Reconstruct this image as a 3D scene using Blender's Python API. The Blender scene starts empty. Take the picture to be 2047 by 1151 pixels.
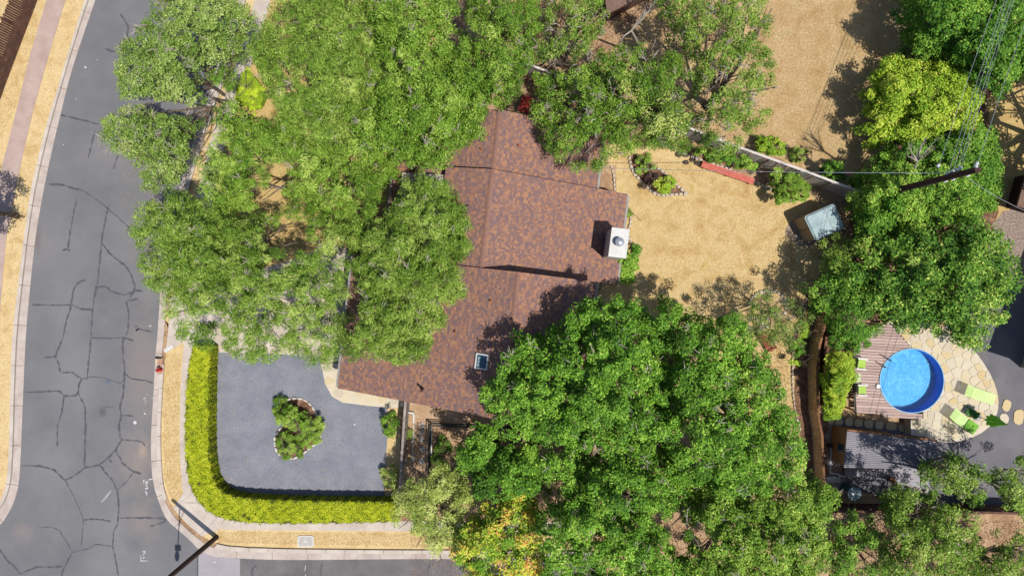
import bpy, bmesh, math, random
import numpy as np
from mathutils import Vector, Matrix
from mathutils.geometry import tessellate_polygon
random.seed(7)
rng = np.random.default_rng(11)
scene = bpy.context.scene
COL = scene.collection

# ---------------------------------------------------------------- camera, sky, sun, exposure
H = 42.0                       # height of the drone above the ground
S = 0.03                       # metres on the ground per pixel of the survey plan
CX, CY = 1023.5, 575.5
cam = bpy.data.cameras.new('camera'); camo = bpy.data.objects.new('camera', cam); COL.objects.link(camo)
camo.location = (0, 0, H); camo.rotation_euler = (0, 0, 0)
cam.sensor_width = 36; cam.sensor_fit = 'HORIZONTAL'; cam.lens = 36*H/(2047*S)
cam.clip_start = 0.5; cam.clip_end = 2000
scene.camera = camo
w = bpy.data.worlds.new('World'); scene.world = w; w.use_nodes = True
wn = w.node_tree.nodes; wl = w.node_tree.links; wn.clear()
sky = wn.new('ShaderNodeTexSky'); sky.sky_type = 'NISHITA'; sky.sun_disc = False
sky.sun_elevation = math.radians(67.3); sky.sun_rotation = math.radians(130.2)
sky.air_density = 1.0; sky.dust_density = 1.0; sky.ozone_density = 1.0
bg = wn.new('ShaderNodeBackground'); bg.inputs['Strength'].default_value = 0.105
wo = wn.new('ShaderNodeOutputWorld'); wl.new(sky.outputs[0], bg.inputs[0]); wl.new(bg.outputs[0], wo.inputs[0])
sl = bpy.data.lights.new('sun', 'SUN'); sl.energy = 4.6; sl.angle = math.radians(0.53); sl.color = (1.0, 0.95, 0.87)
so = bpy.data.objects.new('sun', sl); COL.objects.link(so)
SUN = Vector((-0.32, 0.27, -1.0)).normalized()
so.rotation_euler = SUN.to_track_quat('-Z', 'Y').to_euler(); so.location = (20, -17, 60)
scene.view_settings.view_transform = 'Standard'; scene.view_settings.look = 'None'
scene.view_settings.exposure = 0.6; scene.view_settings.gamma = 1.0
scene.view_settings.use_curve_mapping = False
scene.render.engine = 'CYCLES'

# ---------------------------------------------------------------- coordinates
def G(px, py, z=0.0):                      # a survey point on the ground
    return Vector(((px-CX)*S, (CY-py)*S, z))
def P(px, py, z):                          # a point seen from above at height z -> its true place
    k = S*(H-z)/H
    return Vector(((px-CX)*k, (CY-py)*k, z))

# ---------------------------------------------------------------- materials
def lin(c):
    c = c/255.0
    return c/12.92 if c <= 0.04045 else ((c+0.055)/1.055)**2.4
def alb(r, g, b, k=2.2):                  # surface albedo from a daylight colour reading
    return (min(lin(r)/k, .85), min(lin(g)/k, .85), min(lin(b)/k, .85), 1)
MATS = {}
def mat(name, stops, scale=1.0, rough=0.9, bump=0.0, bscale=None, detail=6, metallic=0.0, spec=0.3, fine=0.0, fscale=60,
        attr=None, attrmix=0.72, transl=0.0, stretch=None, distort=0.0):
    if name in MATS: return MATS[name]
    m = bpy.data.materials.new(name); m.use_nodes = True
    n = m.node_tree.nodes; l = m.node_tree.links; n.clear()
    out = n.new('ShaderNodeOutputMaterial'); p = n.new('ShaderNodeBsdfPrincipled')
    p.inputs['Roughness'].default_value = rough; p.inputs['Metallic'].default_value = metallic
    p.inputs['Specular IOR Level'].default_value = spec
    ge = n.new('ShaderNodeNewGeometry')
    vec = ge.outputs['Position']
    if stretch:
        mp = n.new('ShaderNodeMapping'); mp.inputs['Scale'].default_value = stretch; l.new(vec, mp.inputs[0]); vec = mp.outputs[0]
    ns = n.new('ShaderNodeTexNoise'); ns.inputs['Scale'].default_value = scale; ns.inputs['Detail'].default_value = detail
    ns.inputs['Roughness'].default_value = 0.62; ns.inputs['Distortion'].default_value = distort
    l.new(vec, ns.inputs['Vector'])
    fac = ns.outputs[0]
    cr = n.new('ShaderNodeValToRGB'); e = cr.color_ramp.elements
    k = len(stops)
    while len(e) < k: e.new(0.5)
    for i, s in enumerate(stops):
        e[i].position = s[0]; e[i].color = s[1]
    if attr:
        at = n.new('ShaderNodeAttribute'); at.attribute_name = attr
        mx = n.new('ShaderNodeMix'); mx.data_type = 'FLOAT'; mx.inputs[0].default_value = attrmix
        l.new(fac, mx.inputs[2]); l.new(at.outputs['Fac'], mx.inputs[3]); fac = mx.outputs[0]
    l.new(fac, cr.inputs[0]); colo = cr.outputs[0]
    if fine > 0:
        n2 = n.new('ShaderNodeTexNoise'); n2.inputs['Scale'].default_value = fscale; n2.inputs['Detail'].default_value = 3
        l.new(ge.outputs['Position'], n2.inputs['Vector'])
        mr = n.new('ShaderNodeMapRange'); mr.inputs[1].default_value = .3; mr.inputs[2].default_value = .7
        mr.inputs[3].default_value = 1-fine; mr.inputs[4].default_value = 1+fine; l.new(n2.outputs[0], mr.inputs[0])
        mm = n.new('ShaderNodeMix'); mm.data_type = 'RGBA'; mm.blend_type = 'MULTIPLY'; mm.inputs[0].default_value = 1
        l.new(colo, mm.inputs[6]); l.new(mr.outputs[0], mm.inputs[7]); colo = mm.outputs[2]
    l.new(colo, p.inputs['Base Color'])
    if bump > 0:
        n3 = n.new('ShaderNodeTexNoise'); n3.inputs['Scale'].default_value = bscale or scale*8; n3.inputs['Detail'].default_value = 5
        l.new(ge.outputs['Position'], n3.inputs['Vector'])
        b = n.new('ShaderNodeBump'); b.inputs['Strength'].default_value = bump; b.inputs['Distance'].default_value = 0.05
        l.new(n3.outputs[0], b.inputs['Height']); l.new(b.outputs[0], p.inputs['Normal'])
    if transl > 0:
        t = n.new('ShaderNodeBsdfTranslucent'); l.new(colo, t.inputs[0])
        ms = n.new('ShaderNodeMixShader'); ms.inputs[0].default_value = transl
        l.new(p.outputs[0], ms.inputs[1]); l.new(t.outputs[0], ms.inputs[2]); l.new(ms.outputs[0], out.inputs[0])
    else:
        l.new(p.outputs[0], out.inputs[0])
    m['p'] = p.name
    MATS[name] = m
    return m
def two(name, a, b, lo=.35, hi=.65, **k):
    return mat(name, [(lo, alb(*a)), (hi, alb(*b))], **k)
def leafmat(name, cols, transl=0.28, k=1.0, rough=0.62):
    st = [(i/(len(cols)-1)*.7+.15, alb(*c, k=k)) for i, c in enumerate(cols)]
    return mat(name, st, scale=0.55, rough=rough, attr='tone', transl=transl, spec=0.22, detail=3)

M_asph = two('asphalt', (118,118,123), (143,141,142), .3, .7, scale=.22, fine=.10, fscale=18, bump=.25, bscale=90)
def blotch(m, spots):                       # worn and stained places with a shape of their own
    n = m.node_tree.nodes; l = m.node_tree.links; p = n[m['p']]
    src = p.inputs['Base Color'].links[0].from_socket
    ge = n.new('ShaderNodeNewGeometry')
    for (px, py, r, stretchy, colr, amt) in spots:
        c = G(px, py)
        mp = n.new('ShaderNodeMapping'); mp.vector_type = 'POINT'
        mp.inputs['Location'].default_value = (-c.x/(r*S), -c.y/(r*S*stretchy), 0)
        mp.inputs['Scale'].default_value = (1/(r*S), 1/(r*S*stretchy), 0)
        l.new(ge.outputs['Position'], mp.inputs[0])
        ns = n.new('ShaderNodeTexNoise'); ns.inputs['Scale'].default_value = 1.3; ns.inputs['Detail'].default_value = 5
        l.new(ge.outputs['Position'], ns.inputs['Vector'])
        le = n.new('ShaderNodeVectorMath'); le.operation = 'LENGTH'; l.new(mp.outputs[0], le.inputs[0])
        ad = n.new('ShaderNodeMath'); ad.operation = 'MULTIPLY_ADD'; l.new(ns.outputs[0], ad.inputs[0]); ad.inputs[1].default_value = 1.2
        l.new(le.outputs['Value'], ad.inputs[2])
        mr = n.new('ShaderNodeMapRange'); mr.inputs[1].default_value = 0.7; mr.inputs[2].default_value = 1.6
        mr.inputs[3].default_value = amt; mr.inputs[4].default_value = 0; l.new(ad.outputs[0], mr.inputs[0])
        mx = n.new('ShaderNodeMix'); mx.data_type = 'RGBA'; l.new(mr.outputs[0], mx.inputs[0]); l.new(src, mx.inputs[6])
        mx.inputs[7].default_value = alb(*colr); src = mx.outputs[2]
    l.new(src, p.inputs['Base Color'])
blotch(M_asph, [(285,740,48,3.2,(150,138,136),.75),(275,925,50,1.6,(164,150,143),.7),(285,1040,40,1.6,(160,146,140),.6),
                (204,822,13,1.1,(88,88,92),.75),(270,1085,34,.9,(112,116,122),.7),(45,1060,28,.8,(160,145,140),.6),
                (75,480,10,4,(128,112,112),.6),(216,762,10,.6,(96,108,140),.6),(285,900,12,1.6,(188,166,150),.8),
                (140,700,60,5,(142,142,143),.5),(720,1140,240,.18,(118,112,113),.8)])
M_asph2 = two('driveway_gravel_seal', (134,138,150), (154,157,168), .35, .65, scale=.8, fine=.22, fscale=16, bump=.3, bscale=60)
M_asph3 = two('dark_driveway', (112,112,120), (134,130,134), .35, .65, scale=.5, fine=.12, fscale=20, bump=.3, bscale=60)
M_seal = two('tar_seal', (84,84,94), (98,97,104), scale=3, rough=.7)
M_conc = two('concrete', (206,192,180), (228,216,203), scale=.9, fine=.06, fscale=20, bump=.15, bscale=40)
M_gut = two('gutter_concrete', (196,180,172), (220,206,196), scale=1.2, fine=.08, fscale=16)
M_walk = two('pink_walk', (190,165,155), (208,184,174), scale=1.2, fine=.06, fscale=20)
M_dway = two('pale_drive', (205,188,170), (232,220,204), scale=1.4, fine=.14, fscale=10, bump=.3, bscale=30)
M_valley = two('valley_concrete', (172,165,172), (184,177,182), scale=1, fine=.04)
M_verge = mat('dry_verge', [(.22,alb(196,162,108,2.0)),(.4,alb(222,190,134,2.0)),(.56,alb(236,208,156,2.0)),(.76,alb(212,190,124,2.0))], scale=1.3, fine=.18, fscale=12, bump=.6, bscale=40, distort=.6)
M_lawn = mat('dry_lawn', [(.22,alb(188,148,92,2.0)),(.42,alb(218,186,126,2.0)),(.56,alb(232,204,150,2.0)),(.76,alb(206,184,108,2.0))], scale=1.1, fine=.14, fscale=11, bump=.6, bscale=40, distort=.4)
M_lawn2 = mat('pale_dry_lawn', [(.3,alb(196,158,108)),(.45,alb(214,180,130)),(.6,alb(224,194,146)),(.78,alb(196,180,112))], scale=.9, fine=.24, fscale=9, bump=.8, bscale=30, distort=.5)
M_lawn3 = mat('shade_lawn', [(.3,alb(200,164,104)),(.5,alb(222,190,126)),(.7,alb(190,176,100))], scale=.9, fine=.2, fscale=10, bump=.6, bscale=30)
M_soil = mat('soil', [(.3,alb(150,112,84)),(.48,alb(196,160,124)),(.62,alb(214,180,142)),(.75,alb(172,150,96))], scale=.8, fine=.22, fscale=9, bump=.8, bscale=25, distort=.5)
M_mulch = mat('mulch', [(.3,alb(96,66,50)),(.5,alb(142,104,80)),(.7,alb(186,146,116))], scale=3, fine=.3, fscale=12, bump=1, bscale=30)
M_gravel = mat('gravel', [(.3,alb(120,104,96)),(.5,alb(170,150,138)),(.7,alb(206,190,176))], scale=9, fine=.25, fscale=18, bump=1, bscale=25)
M_stone = mat('edging_stone', [(.3,alb(206,188,164)),(.55,alb(232,218,200)),(.75,alb(180,160,140))], scale=4, fine=.12, fscale=20, bump=.5, bscale=30)
M_flag = mat('flagstone', [(.12,alb(228,200,148)),(.3,alb(230,212,172)),(.6,alb(236,224,198)),(.85,alb(218,204,182)),(.97,alb(226,194,144))], scale=1.6, attr='tone', fine=.05, fscale=16, bump=.25, bscale=20)
M_grout = two('grout', (228,214,190), (238,226,206), scale=4, fine=.08)
M_shing = mat('shingle', [(.08,alb(140,114,116)),(.26,alb(150,120,116)),(.42,alb(160,122,110)),(.6,alb(170,128,112)),(.84,alb(194,144,112)),(.96,alb(164,132,126))], scale=5, attr='tone', attrmix=.92, rough=.95, fine=.14, fscale=40, bump=.4, bscale=60, spec=.15)
M_trimw = two('white_trim', (222,220,216), (240,238,234), scale=2, rough=.6)
M_wall = two('cream_wall', (206,196,178), (222,212,196), scale=1, bump=.2, bscale=30)
M_gutm = two('gutter_metal', (150,146,142), (176,172,168), scale=2, rough=.5)
M_dark = two('dark_metal', (46,44,46), (60,56,56), scale=3, rough=.5)
M_black = two('black_rubber', (26,24,24), (36,34,34), scale=3, rough=.6)
M_metal = mat('galvanised', [(.3,alb(176,182,192)),(.7,alb(214,218,226))], scale=3, rough=.35, metallic=.4)
M_fgray = mat('grey_board', [(.25,alb(132,120,114)),(.5,alb(170,158,150)),(.75,alb(196,186,178))], scale=2.5, fine=.12, fscale=20, bump=.3)
M_flight = mat('pale_grey_board', [(.25,alb(176,166,160,1.6)),(.5,alb(200,190,184,1.6)),(.75,alb(214,206,200,1.6))], scale=2.5, fine=.1, fscale=20, bump=.2)
M_fbrown = mat('brown_board', [(.25,alb(98,66,46)),(.5,alb(140,98,68)),(.75,alb(172,128,90))], scale=2.5, fine=.14, fscale=20, bump=.3)
M_ftan = mat('tan_board', [(.25,alb(170,138,96,1.5)),(.5,alb(200,166,118,1.5)),(.75,alb(216,184,138,1.5))], scale=2.5, fine=.14, fscale=20, bump=.3)
M_fdark = mat('dark_board', [(.25,alb(80,54,48)),(.5,alb(110,76,64)),(.75,alb(144,100,78))], scale=2.5, fine=.16, fscale=20, bump=.3)
M_pole = mat('pole_wood', [(.3,alb(60,40,38)),(.6,alb(84,58,52)),(.8,alb(104,74,62))], scale=3, fine=.15, fscale=20, stretch=(6,6,.6))
M_bark = mat('bark', [(.3,alb(96,80,66)),(.5,alb(134,116,100)),(.75,alb(168,152,134))], scale=5, fine=.2, fscale=20, bump=.8, bscale=14)
M_twig = mat('dead_twig', [(.3,alb(180,166,150)),(.7,alb(220,210,196))], scale=5)
M_red = two('red_paint', (206,50,40), (224,76,60), scale=4, rough=.5)
M_salmon = mat('red_stained_wood', [(.3,alb(204,104,90,1.9)),(.7,alb(222,126,110,1.9))], scale=3, fine=.08, stretch=(1,1,1))
M_redbrown = mat('red_brown_wood', [(.3,alb(140,70,50)),(.7,alb(178,98,72))], scale=3, fine=.12)
M_lime = mat('lime_slats', [(.3,alb(200,232,136,1.7)),(.7,alb(216,242,164,1.7))], scale=2, rough=.5)
M_limed = mat('lime_fabric', [(.3,alb(110,180,30)),(.7,alb(134,200,50))], scale=2, rough=.7)
M_umb = mat('umbrella_fabric', [(.3,alb(110,190,40,1.4)),(.7,alb(146,216,70,1.4))], scale=3, rough=.75)
M_deck = mat('deck_board', [(.2,alb(178,152,146,1.8)),(.5,alb(190,166,158,1.8)),(.8,alb(202,178,170,1.8))], scale=1.5, attr='tone', fine=.06, fscale=20)
M_corr = mat('roof_sheet', [(.3,alb(136,134,146)),(.7,alb(160,156,166))], scale=.9, rough=.55, metallic=.1)
M_tan = mat('tan_siding', [(.3,alb(178,134,88)),(.7,alb(200,156,106))], scale=1.5, rough=.85)
M_shedroof = mat('pale_plastic_roof', [(.3,alb(150,176,180)),(.55,alb(176,200,204)),(.8,alb(196,214,218))], scale=1.8, rough=.6)
M_shedwall = mat('tan_plastic_wall', [(.3,alb(186,162,132)),(.7,alb(200,176,146))], scale=1.5, rough=.7)
M_poolw = mat('pool_liner_wall', [(.3,alb(10,126,226,1.25)),(.7,alb(20,144,240,1.25))], scale=2, rough=.4)
M_poolf = mat('pool_floor_ripple_light', [(.36,alb(66,164,222,1.9)),(.5,alb(82,180,232,1.9)),(.64,alb(128,206,244,1.9))], scale=5, rough=.5, detail=3, distort=1.2)  # pale mottling in the colour imitates rippling light under the water
M_terra = two('terracotta', (180,110,72), (206,136,96), scale=5)
M_grey = two('grey_plastic', (150,150,150), (176,176,176), scale=4, rough=.5)
M_white = two('white_plastic', (236,238,240), (248,248,250), scale=4, rough=.4)
M_beige = two('beige_box', (222,200,168), (236,214,184), scale=4)
M_yellow = two('yellow_plastic', (236,206,60), (244,220,90), scale=4, rough=.4)
M_lid = two('meter_lid', (196,190,184), (210,204,198), scale=6)
M_paint = two('white_road_paint', (214,212,212), (238,236,236), scale=12, fine=.2)
M_brownroof = mat('brown_roof', [(.3,alb(120,92,80)),(.7,alb(150,120,106))], scale=3, fine=.2, fscale=14)
M_rock = mat('dark_rock', [(.3,alb(70,60,50)),(.6,alb(110,98,86)),(.8,alb(150,136,118))], scale=6, bump=.6, bscale=16)
M_glass = mat('skylight_glass', [(.3,alb(30,70,96)),(.7,alb(50,96,122))], scale=4, rough=.08, spec=.6)
M_teal = mat('teal_tank', [(.3,alb(40,84,92)),(.7,alb(66,116,122))], scale=4, rough=.3, spec=.6)
M_tealtop = mat('tank_lid_glass', [(.38,alb(70,112,122)),(.5,alb(128,166,172)),(.62,alb(206,226,230))], scale=5, rough=.15, spec=.7)

L_oak = leafmat('oak_leaf', [(56,78,24),(92,120,42),(124,148,66),(170,182,112)])
L_willow = leafmat('elm_leaf', [(50,80,16),(86,120,30),(118,150,48),(168,186,92)])
L_house = leafmat('roadside_leaf', [(52,78,18),(88,120,32),(120,148,54),(170,184,98)])
L_pecan = leafmat('pecan_leaf', [(46,80,16),(80,122,30),(114,156,46),(170,198,84)])
L_right = leafmat('hackberry_leaf', [(44,80,20),(74,120,32),(112,152,46),(172,192,84)])
L_yel = leafmat('yellow_green_leaf', [(70,108,20),(116,152,34),(158,180,52),(206,208,92)])
L_dark = leafmat('dark_leaf', [(34,66,16),(62,104,28),(104,142,44),(176,192,92)])
L_hedge = leafmat('hedge_leaf', [(84,108,8),(150,166,20),(196,204,38),(226,226,78)], transl=.3, k=1.3)
L_lime = leafmat('lime_leaf', [(130,170,14),(170,206,30),(196,220,50),(214,230,80)], transl=.3, k=1.3)
L_orange = leafmat('autumn_leaf', [(92,132,36),(130,160,46),(178,190,62),(202,170,78),(194,128,74)])
L_purple = leafmat('purple_leaf', [(60,40,44),(84,62,60),(104,86,66),(120,130,60)])
L_pale = leafmat('pale_leaf', [(80,106,36),(124,146,58),(160,174,84),(200,204,130)])

# ---------------------------------------------------------------- object helpers
def newob(name, me, parent=None):
    o = bpy.data.objects.new(name, me); COL.objects.link(o)
    if parent is not None: o.parent = parent
    return o
def thing(name, label, cat, loc=(0,0,0), rotz=0, group=None):
    o = bpy.data.objects.new(name, None); COL.objects.link(o); o.empty_display_size = .3
    o.location = loc; o.rotation_euler = (0,0,rotz)
    tag(o, label, cat, group); return o
def tag(o, label, cat, group=None):
    o['label'] = label; o['category'] = cat
    if group: o['group'] = group
    return o
class MB:
    def __init__(s): s.v = []; s.f = []
    def add(s, vs, fs):
        b = len(s.v); s.v += [tuple(x) for x in vs]; s.f += [tuple(i+b for i in f) for f in fs]; return s
    def box(s, c, d, rz=0, M=None):
        x, y, z = d[0]/2, d[1]/2, d[2]/2
        vs = [Vector((a*x, b*y, e*z)) for e in (-1,1) for a, b in ((-1,-1),(1,-1),(1,1),(-1,1))]
        R = M if M is not None else Matrix.Rotation(rz, 3, 'Z')
        vs = [R @ v + Vector(c) for v in vs]
        return s.add(vs, [(0,3,2,1),(4,5,6,7),(0,1,5,4),(1,2,6,5),(2,3,7,6),(3,0,4,7)])
    def beam(s, a, b, w, h):
        a = Vector(a); b = Vector(b); d = (b-a); L = d.length
        q = d.to_track_quat('X', 'Z').to_matrix()
        return s.box((a+b)/2, (L, w, h), M=q)
    def tube(s, pts, rs, n=6, cap=True):
        rings = []
        pts = [Vector(p) for p in pts]
        for i, p in enumerate(pts):
            d = (pts[min(i+1, len(pts)-1)] - pts[max(i-1, 0)]).normalized()
            u = d.orthogonal().normalized() if abs(d.z) > .99 else d.cross(Vector((0,0,1))).normalized()
            v = d.cross(u)
            rings.append([p + (u*math.cos(2*math.pi*k/n) + v*math.sin(2*math.pi*k/n))*rs[i] for k in range(n)])
        vs = [q for r in rings for q in r]; fs = []
        for i in range(len(rings)-1):
            for k in range(n):
                fs.append((i*n+k, i*n+(k+1)%n, (i+1)*n+(k+1)%n, (i+1)*n+k))
        if cap:
            fs.append(tuple(range(n-1, -1, -1))); fs.append(tuple((len(rings)-1)*n+k for k in range(n)))
        return s.add(vs, fs)
    def lathe(s, prof, c=(0,0,0), n=24):
        vs = []; fs = []; c = Vector(c)
        for r, z in prof:
            vs += [c + Vector((r*math.cos(2*math.pi*k/n), r*math.sin(2*math.pi*k/n), z)) for k in range(n)]
        for i in range(len(prof)-1):
            for k in range(n): fs.append((i*n+k, i*n+(k+1)%n, (i+1)*n+(k+1)%n, (i+1)*n+k))
        if prof[0][0] > 1e-4: fs.append(tuple(range(n-1,-1,-1)))
        if prof[-1][0] > 1e-4: fs.append(tuple((len(prof)-1)*n+k for k in range(n)))
        return s.add(vs, fs)
    def prism(s, loop, z0, z1, top_in=0.0):
        loop = ccw([Vector((p[0], p[1])) for p in loop]); n = len(loop)
        c = sum(loop, Vector((0,0)))/n
        tl = [p + (c-p).normalized()*top_in if top_in else p for p in loop]
        vs = [(p.x, p.y, z0) for p in loop] + [(p.x, p.y, z1) for p in tl]
        fs = [(i, (i+1)%n, n+(i+1)%n, n+i) for i in range(n)]
        if n <= 4: fs += [tuple(range(n-1,-1,-1)), tuple(range(n, 2*n))]
        else:
            tr = tessellate_polygon([[Vector((p.x,p.y,0)) for p in loop]])
            for t in tr:
                a, b, cc = (loop[i] for i in t)
                if (b-a).cross(cc-a) < 0: t = (t[0], t[2], t[1])
                fs.append(tuple(n+i for i in t)); fs.append((t[0], t[2], t[1]))
        return s.add(vs, fs)
    def build(s, name, m, parent=None, smooth=False, bevel=0):
        me = bpy.data.meshes.new(name); me.from_pydata(s.v, [], s.f); me.materials.append(m)
        if smooth: me.shade_smooth()
        me.update(); o = newob(name, me, parent)
        if bevel:
            b = o.modifiers.new('bevel', 'BEVEL'); b.width = bevel; b.segments = 2; b.limit_method = 'ANGLE'
        return o
def ccw(l):
    a = sum(l[i].x*l[(i+1)%len(l)].y - l[(i+1)%len(l)].x*l[i].y for i in range(len(l)))
    return l if a > 0 else l[::-1]
def sheet(name, pts, z, m, kind='structure', parent=None, holes=(), smooth_edge=0):
    loops = [[G(*p) for p in pts]] + [[Vector((q[0], q[1], 0)) for q in h] for h in holes]
    flat = [v for lp in loops for v in lp]
    tr = tessellate_polygon(loops); fs = []
    for t in tr:
        a, b, c = (flat[i] for i in t)
        if (b-a).cross(c-a).z < 0: t = (t[0], t[2], t[1])
        fs.append(tuple(t))
    me = bpy.data.meshes.new(name); me.from_pydata([(v.x, v.y, 0) for v in flat], [], fs); me.materials.append(m); me.update()
    o = newob(name, me, parent); o.location.z = z
    if kind and parent is None: o['kind'] = kind
    return o
def resample(pts, n):
    pts = np.array([(p[0], p[1]) for p in pts], float)
    d = np.r_[0, np.cumsum(np.hypot(*np.diff(pts, axis=0).T))]
    t = np.linspace(0, d[-1], n)
    return np.c_[np.interp(t, d, pts[:,0]), np.interp(t, d, pts[:,1])]
def smooth(pts, n=None, it=2):              # Chaikin rounding
    pts = [Vector((p[0], p[1])) for p in pts]
    for _ in range(it):
        q = [pts[0]]
        for a, b in zip(pts[:-1], pts[1:]): q += [a*.75+b*.25, a*.25+b*.75]
        q.append(pts[-1]); pts = q
    return [(p.x, p.y) for p in pts]
def smoothc(pts, it=2):
    pts = [Vector((p[0], p[1])) for p in pts]
    for _ in range(it):
        q = []
        for a, b in zip(pts, pts[1:]+pts[:1]): q += [a*.75+b*.25, a*.25+b*.75]
        pts = q
    return [(p.x, p.y) for p in pts]
def ragged(pts, amp=3.5, seed=0):            # a natural, uneven outline
    r = random.Random(seed); n = max(12, int(sum(math.dist(a, b) for a, b in zip(pts, pts[1:]+pts[:1]))/7))
    q = resample(list(pts)+[pts[0]], n+1)[:-1]; a0 = r.uniform(0, 6)
    return [(x+amp*(math.sin(i*.9+a0)*.5+r.uniform(-.6,.6)), y+amp*(math.cos(i*.7+a0)*.5+r.uniform(-.6,.6))) for i, (x, y) in enumerate(q)]
def ribbon_pts(pts, w, jit=0, seed=0):      # outline strip as quads list
    r = random.Random(seed); P2 = [Vector(p) for p in pts]; L = []; R = []
    for i, p in enumerate(P2):
        d = (P2[min(i+1, len(P2)-1)] - P2[max(i-1, 0)]).normalized(); nrm = Vector((-d.y, d.x))
        ww = w*(1+r.uniform(-jit, jit))/2
        if i in (0, len(P2)-1): ww *= .5
        L.append(p+nrm*ww); R.append(p-nrm*ww)
    return L, R
# ================================================================ THE GROUND
me = bpy.data.meshes.new('ground'); me.from_pydata([(-150,-150,0),(150,-150,0),(150,150,0),(-150,150,0)], [], [(0,1,2,3)])
me.materials.append(M_soil); g = newob('ground', me); g.location.z = -0.02; g['kind'] = 'structure'

AL = [(255,-200),(191,0),(162,83),(139,156),(118,240),(101,313),(85,390),(71,470),(62,554),(52,658),(47,762),(42,900),(38,966),(28,1004),(14,1029),(0,1050),(-60,1085),(-300,1115)]
AR = [(520,-200),(471,0),(445,100),(415,200),(385,290),(360,370),(335,480),(322,560),(320,602),(315,675),(311,714),(308,780),(303,855),(302,907),(306,966),(320,1008),(334,1039),(359,1060),(383,1081),(395,1095),(411,1105),(432,1112),(520,1117),(604,1118),(796,1116),(914,1116),(1190,1119)]
CL_ = [(232,-200),(172,0),(145,85),(120,170),(95,250),(75,330),(62,390),(49,484),(38,575),(28,658),(23,762),(21,890),(16,966),(0,1008),(-60,1052),(-300,1085)]
CR_ = [(542,-200),(493,0),(466,100),(436,200),(405,290),(380,370),(355,480),(342,560),(340,602),(335,675),(330,714),(326,780),(322,855),(324,942),(331,987),(348,1018),(372,1046),(402,1070),(435,1088),(519,1095),(785,1098),(918,1098),(1190,1101)]
AR = smooth(AR, it=1); CR_ = smooth(CR_, it=1); AL = smooth(AL, it=1); CL_ = smooth(CL_, it=1)
road = sheet('road', AL + [(-300,1500),(1190,1500)] + AR[::-1], 0.004, M_asph)

# dry verges (between kerb and walk) and the front yards
sheet('verge', [(-900,-400)] + [(p[0],p[1]) for p in CL_] + [(-900,1085)], -0.010, M_verge).name = 'far_verge'
sheet('near_verge', CR_ + [(1180,1054),(1150,1052),(780,1050),(519,1050),(432,1046),(392,1006),(372,924),(370,855),(374,750),(380,690),(330,640),(375,560),(408,435),(425,345),(470,190),(500,100),(530,0),(580,-200)], -0.006, M_verge)
sheet('front_yard', [(1000,-260),(560,-260),(520,0),(470,190),(440,300),(400,430),(380,560),(420,600),(560,540),(700,480),(780,400),(870,200),(880,60)], -0.008, M_lawn3)
sheet('back_lawn', ragged(smoothc([(1200,290),(1260,285),(1320,292),(1400,322),(1530,370),(1640,395),(1665,450),(1645,520),(1640,560),(1612,605),(1584,700),(1588,760),(1588,860),(1400,900),(1200,720),(1195,560),(1240,500),(1240,400)])), 0.000, M_lawn)
sheet('neighbour_lawn', ragged(smoothc([(1440,-200),(1860,-200),(1800,120),(1775,300),(1710,350),(1640,350),(1480,290),(1250,230),(1200,120),(1300,20)])), -0.004, M_lawn2)
sheet('side_lawn', ragged(smoothc([(1900,60),(2300,-100),(2300,500),(2010,480),(1960,380),(1940,250)])), -0.004, M_lawn3)
sheet('shaded_bed_soil', [(1612,590),(1640,575),(1662,700),(1662,1010),(1625,1010),(1588,800),(1590,680)], 0.002, M_mulch)

# pavement walk along the near kerb (hedge hangs over its inner side)
def band(A, B, t0, t1, n, name, m, z0, z1, parent=None, gap=0.0, seg=0, prefix=None):
    A = resample(A, n); Bd = resample(B, 4000)
    jn = np.maximum.accumulate(np.hypot(A[:,None,0]-Bd[None,:,0], A[:,None,1]-Bd[None,:,1]).argmin(1)); Bn = Bd[jn]
    for _ in range(3): Bn[1:-1] = (Bn[:-2]+Bn[1:-1]*2+Bn[2:])/4
    a = A*(1-t0)+Bn*t0; b = A*(1-t1)+Bn*t1
    if not seg: segs = [(0, n-1)]
    else: segs = [(i, min(i+seg, n-1)) for i in range(0, n-1, seg)]
    for (i, j) in segs:
        la = [G(*p) for p in a[i:j+1]]; lb = [G(*p) for p in b[i:j+1]]
        if gap:
            for l in (la, lb):
                d0 = (l[1]-l[0]).normalized()*gap/2; d1 = (l[-2]-l[-1]).normalized()*gap/2
                l[0] = l[0]+d0; l[-1] = l[-1]+d1
        k = len(la); vs = []; fs = []
        for p in la+lb: vs.append((p.x,p.y,z0))
        for p in la+lb: vs.append((p.x,p.y,z1))
        N = 2*k
        for q in range(k-1):
            fs += [(N+q, N+q+1, N+k+q+1, N+k+q), (q, q+1, N+q+1, N+q), (k+q, k+q+1, N+k+q+1, N+k+q)]
        fs += [(0, k, N+k, N), (k-1, 2*k-1, N+2*k-1, N+k-1)]
        mb = MB(); mb.add(vs, fs); o = mb.build(name, m, parent)
        bm = bmesh.new(); bm.from_mesh(o.data); bmesh.ops.recalc_face_normals(bm, faces=bm.faces); bm.to_mesh(o.data); bm.free()
SL = smooth([(560,-200),(510,0),(482,100),(452,180),(430,250),(405,340),(388,430),(375,560),(368,690),(362,750),(359,855),(360,924),(366,990),(378,1012),(404,1042),(432,1058),(519,1059),(780,1061),(1150,1063),(1180,1064)], it=1)
SR = smooth([(592,-200),(542,0),(512,100),(482,190),(460,255),(436,345),(418,435),(406,560),(398,690),(393,750),(388,855),(390,924),(398,970),(412,1000),(437,1022),(470,1036),(519,1040),(780,1040),(1150,1042),(1180,1043)], it=1)
walk = bpy.data.objects.new('pavement', None); COL.objects.link(walk); walk['kind'] = 'structure'
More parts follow.
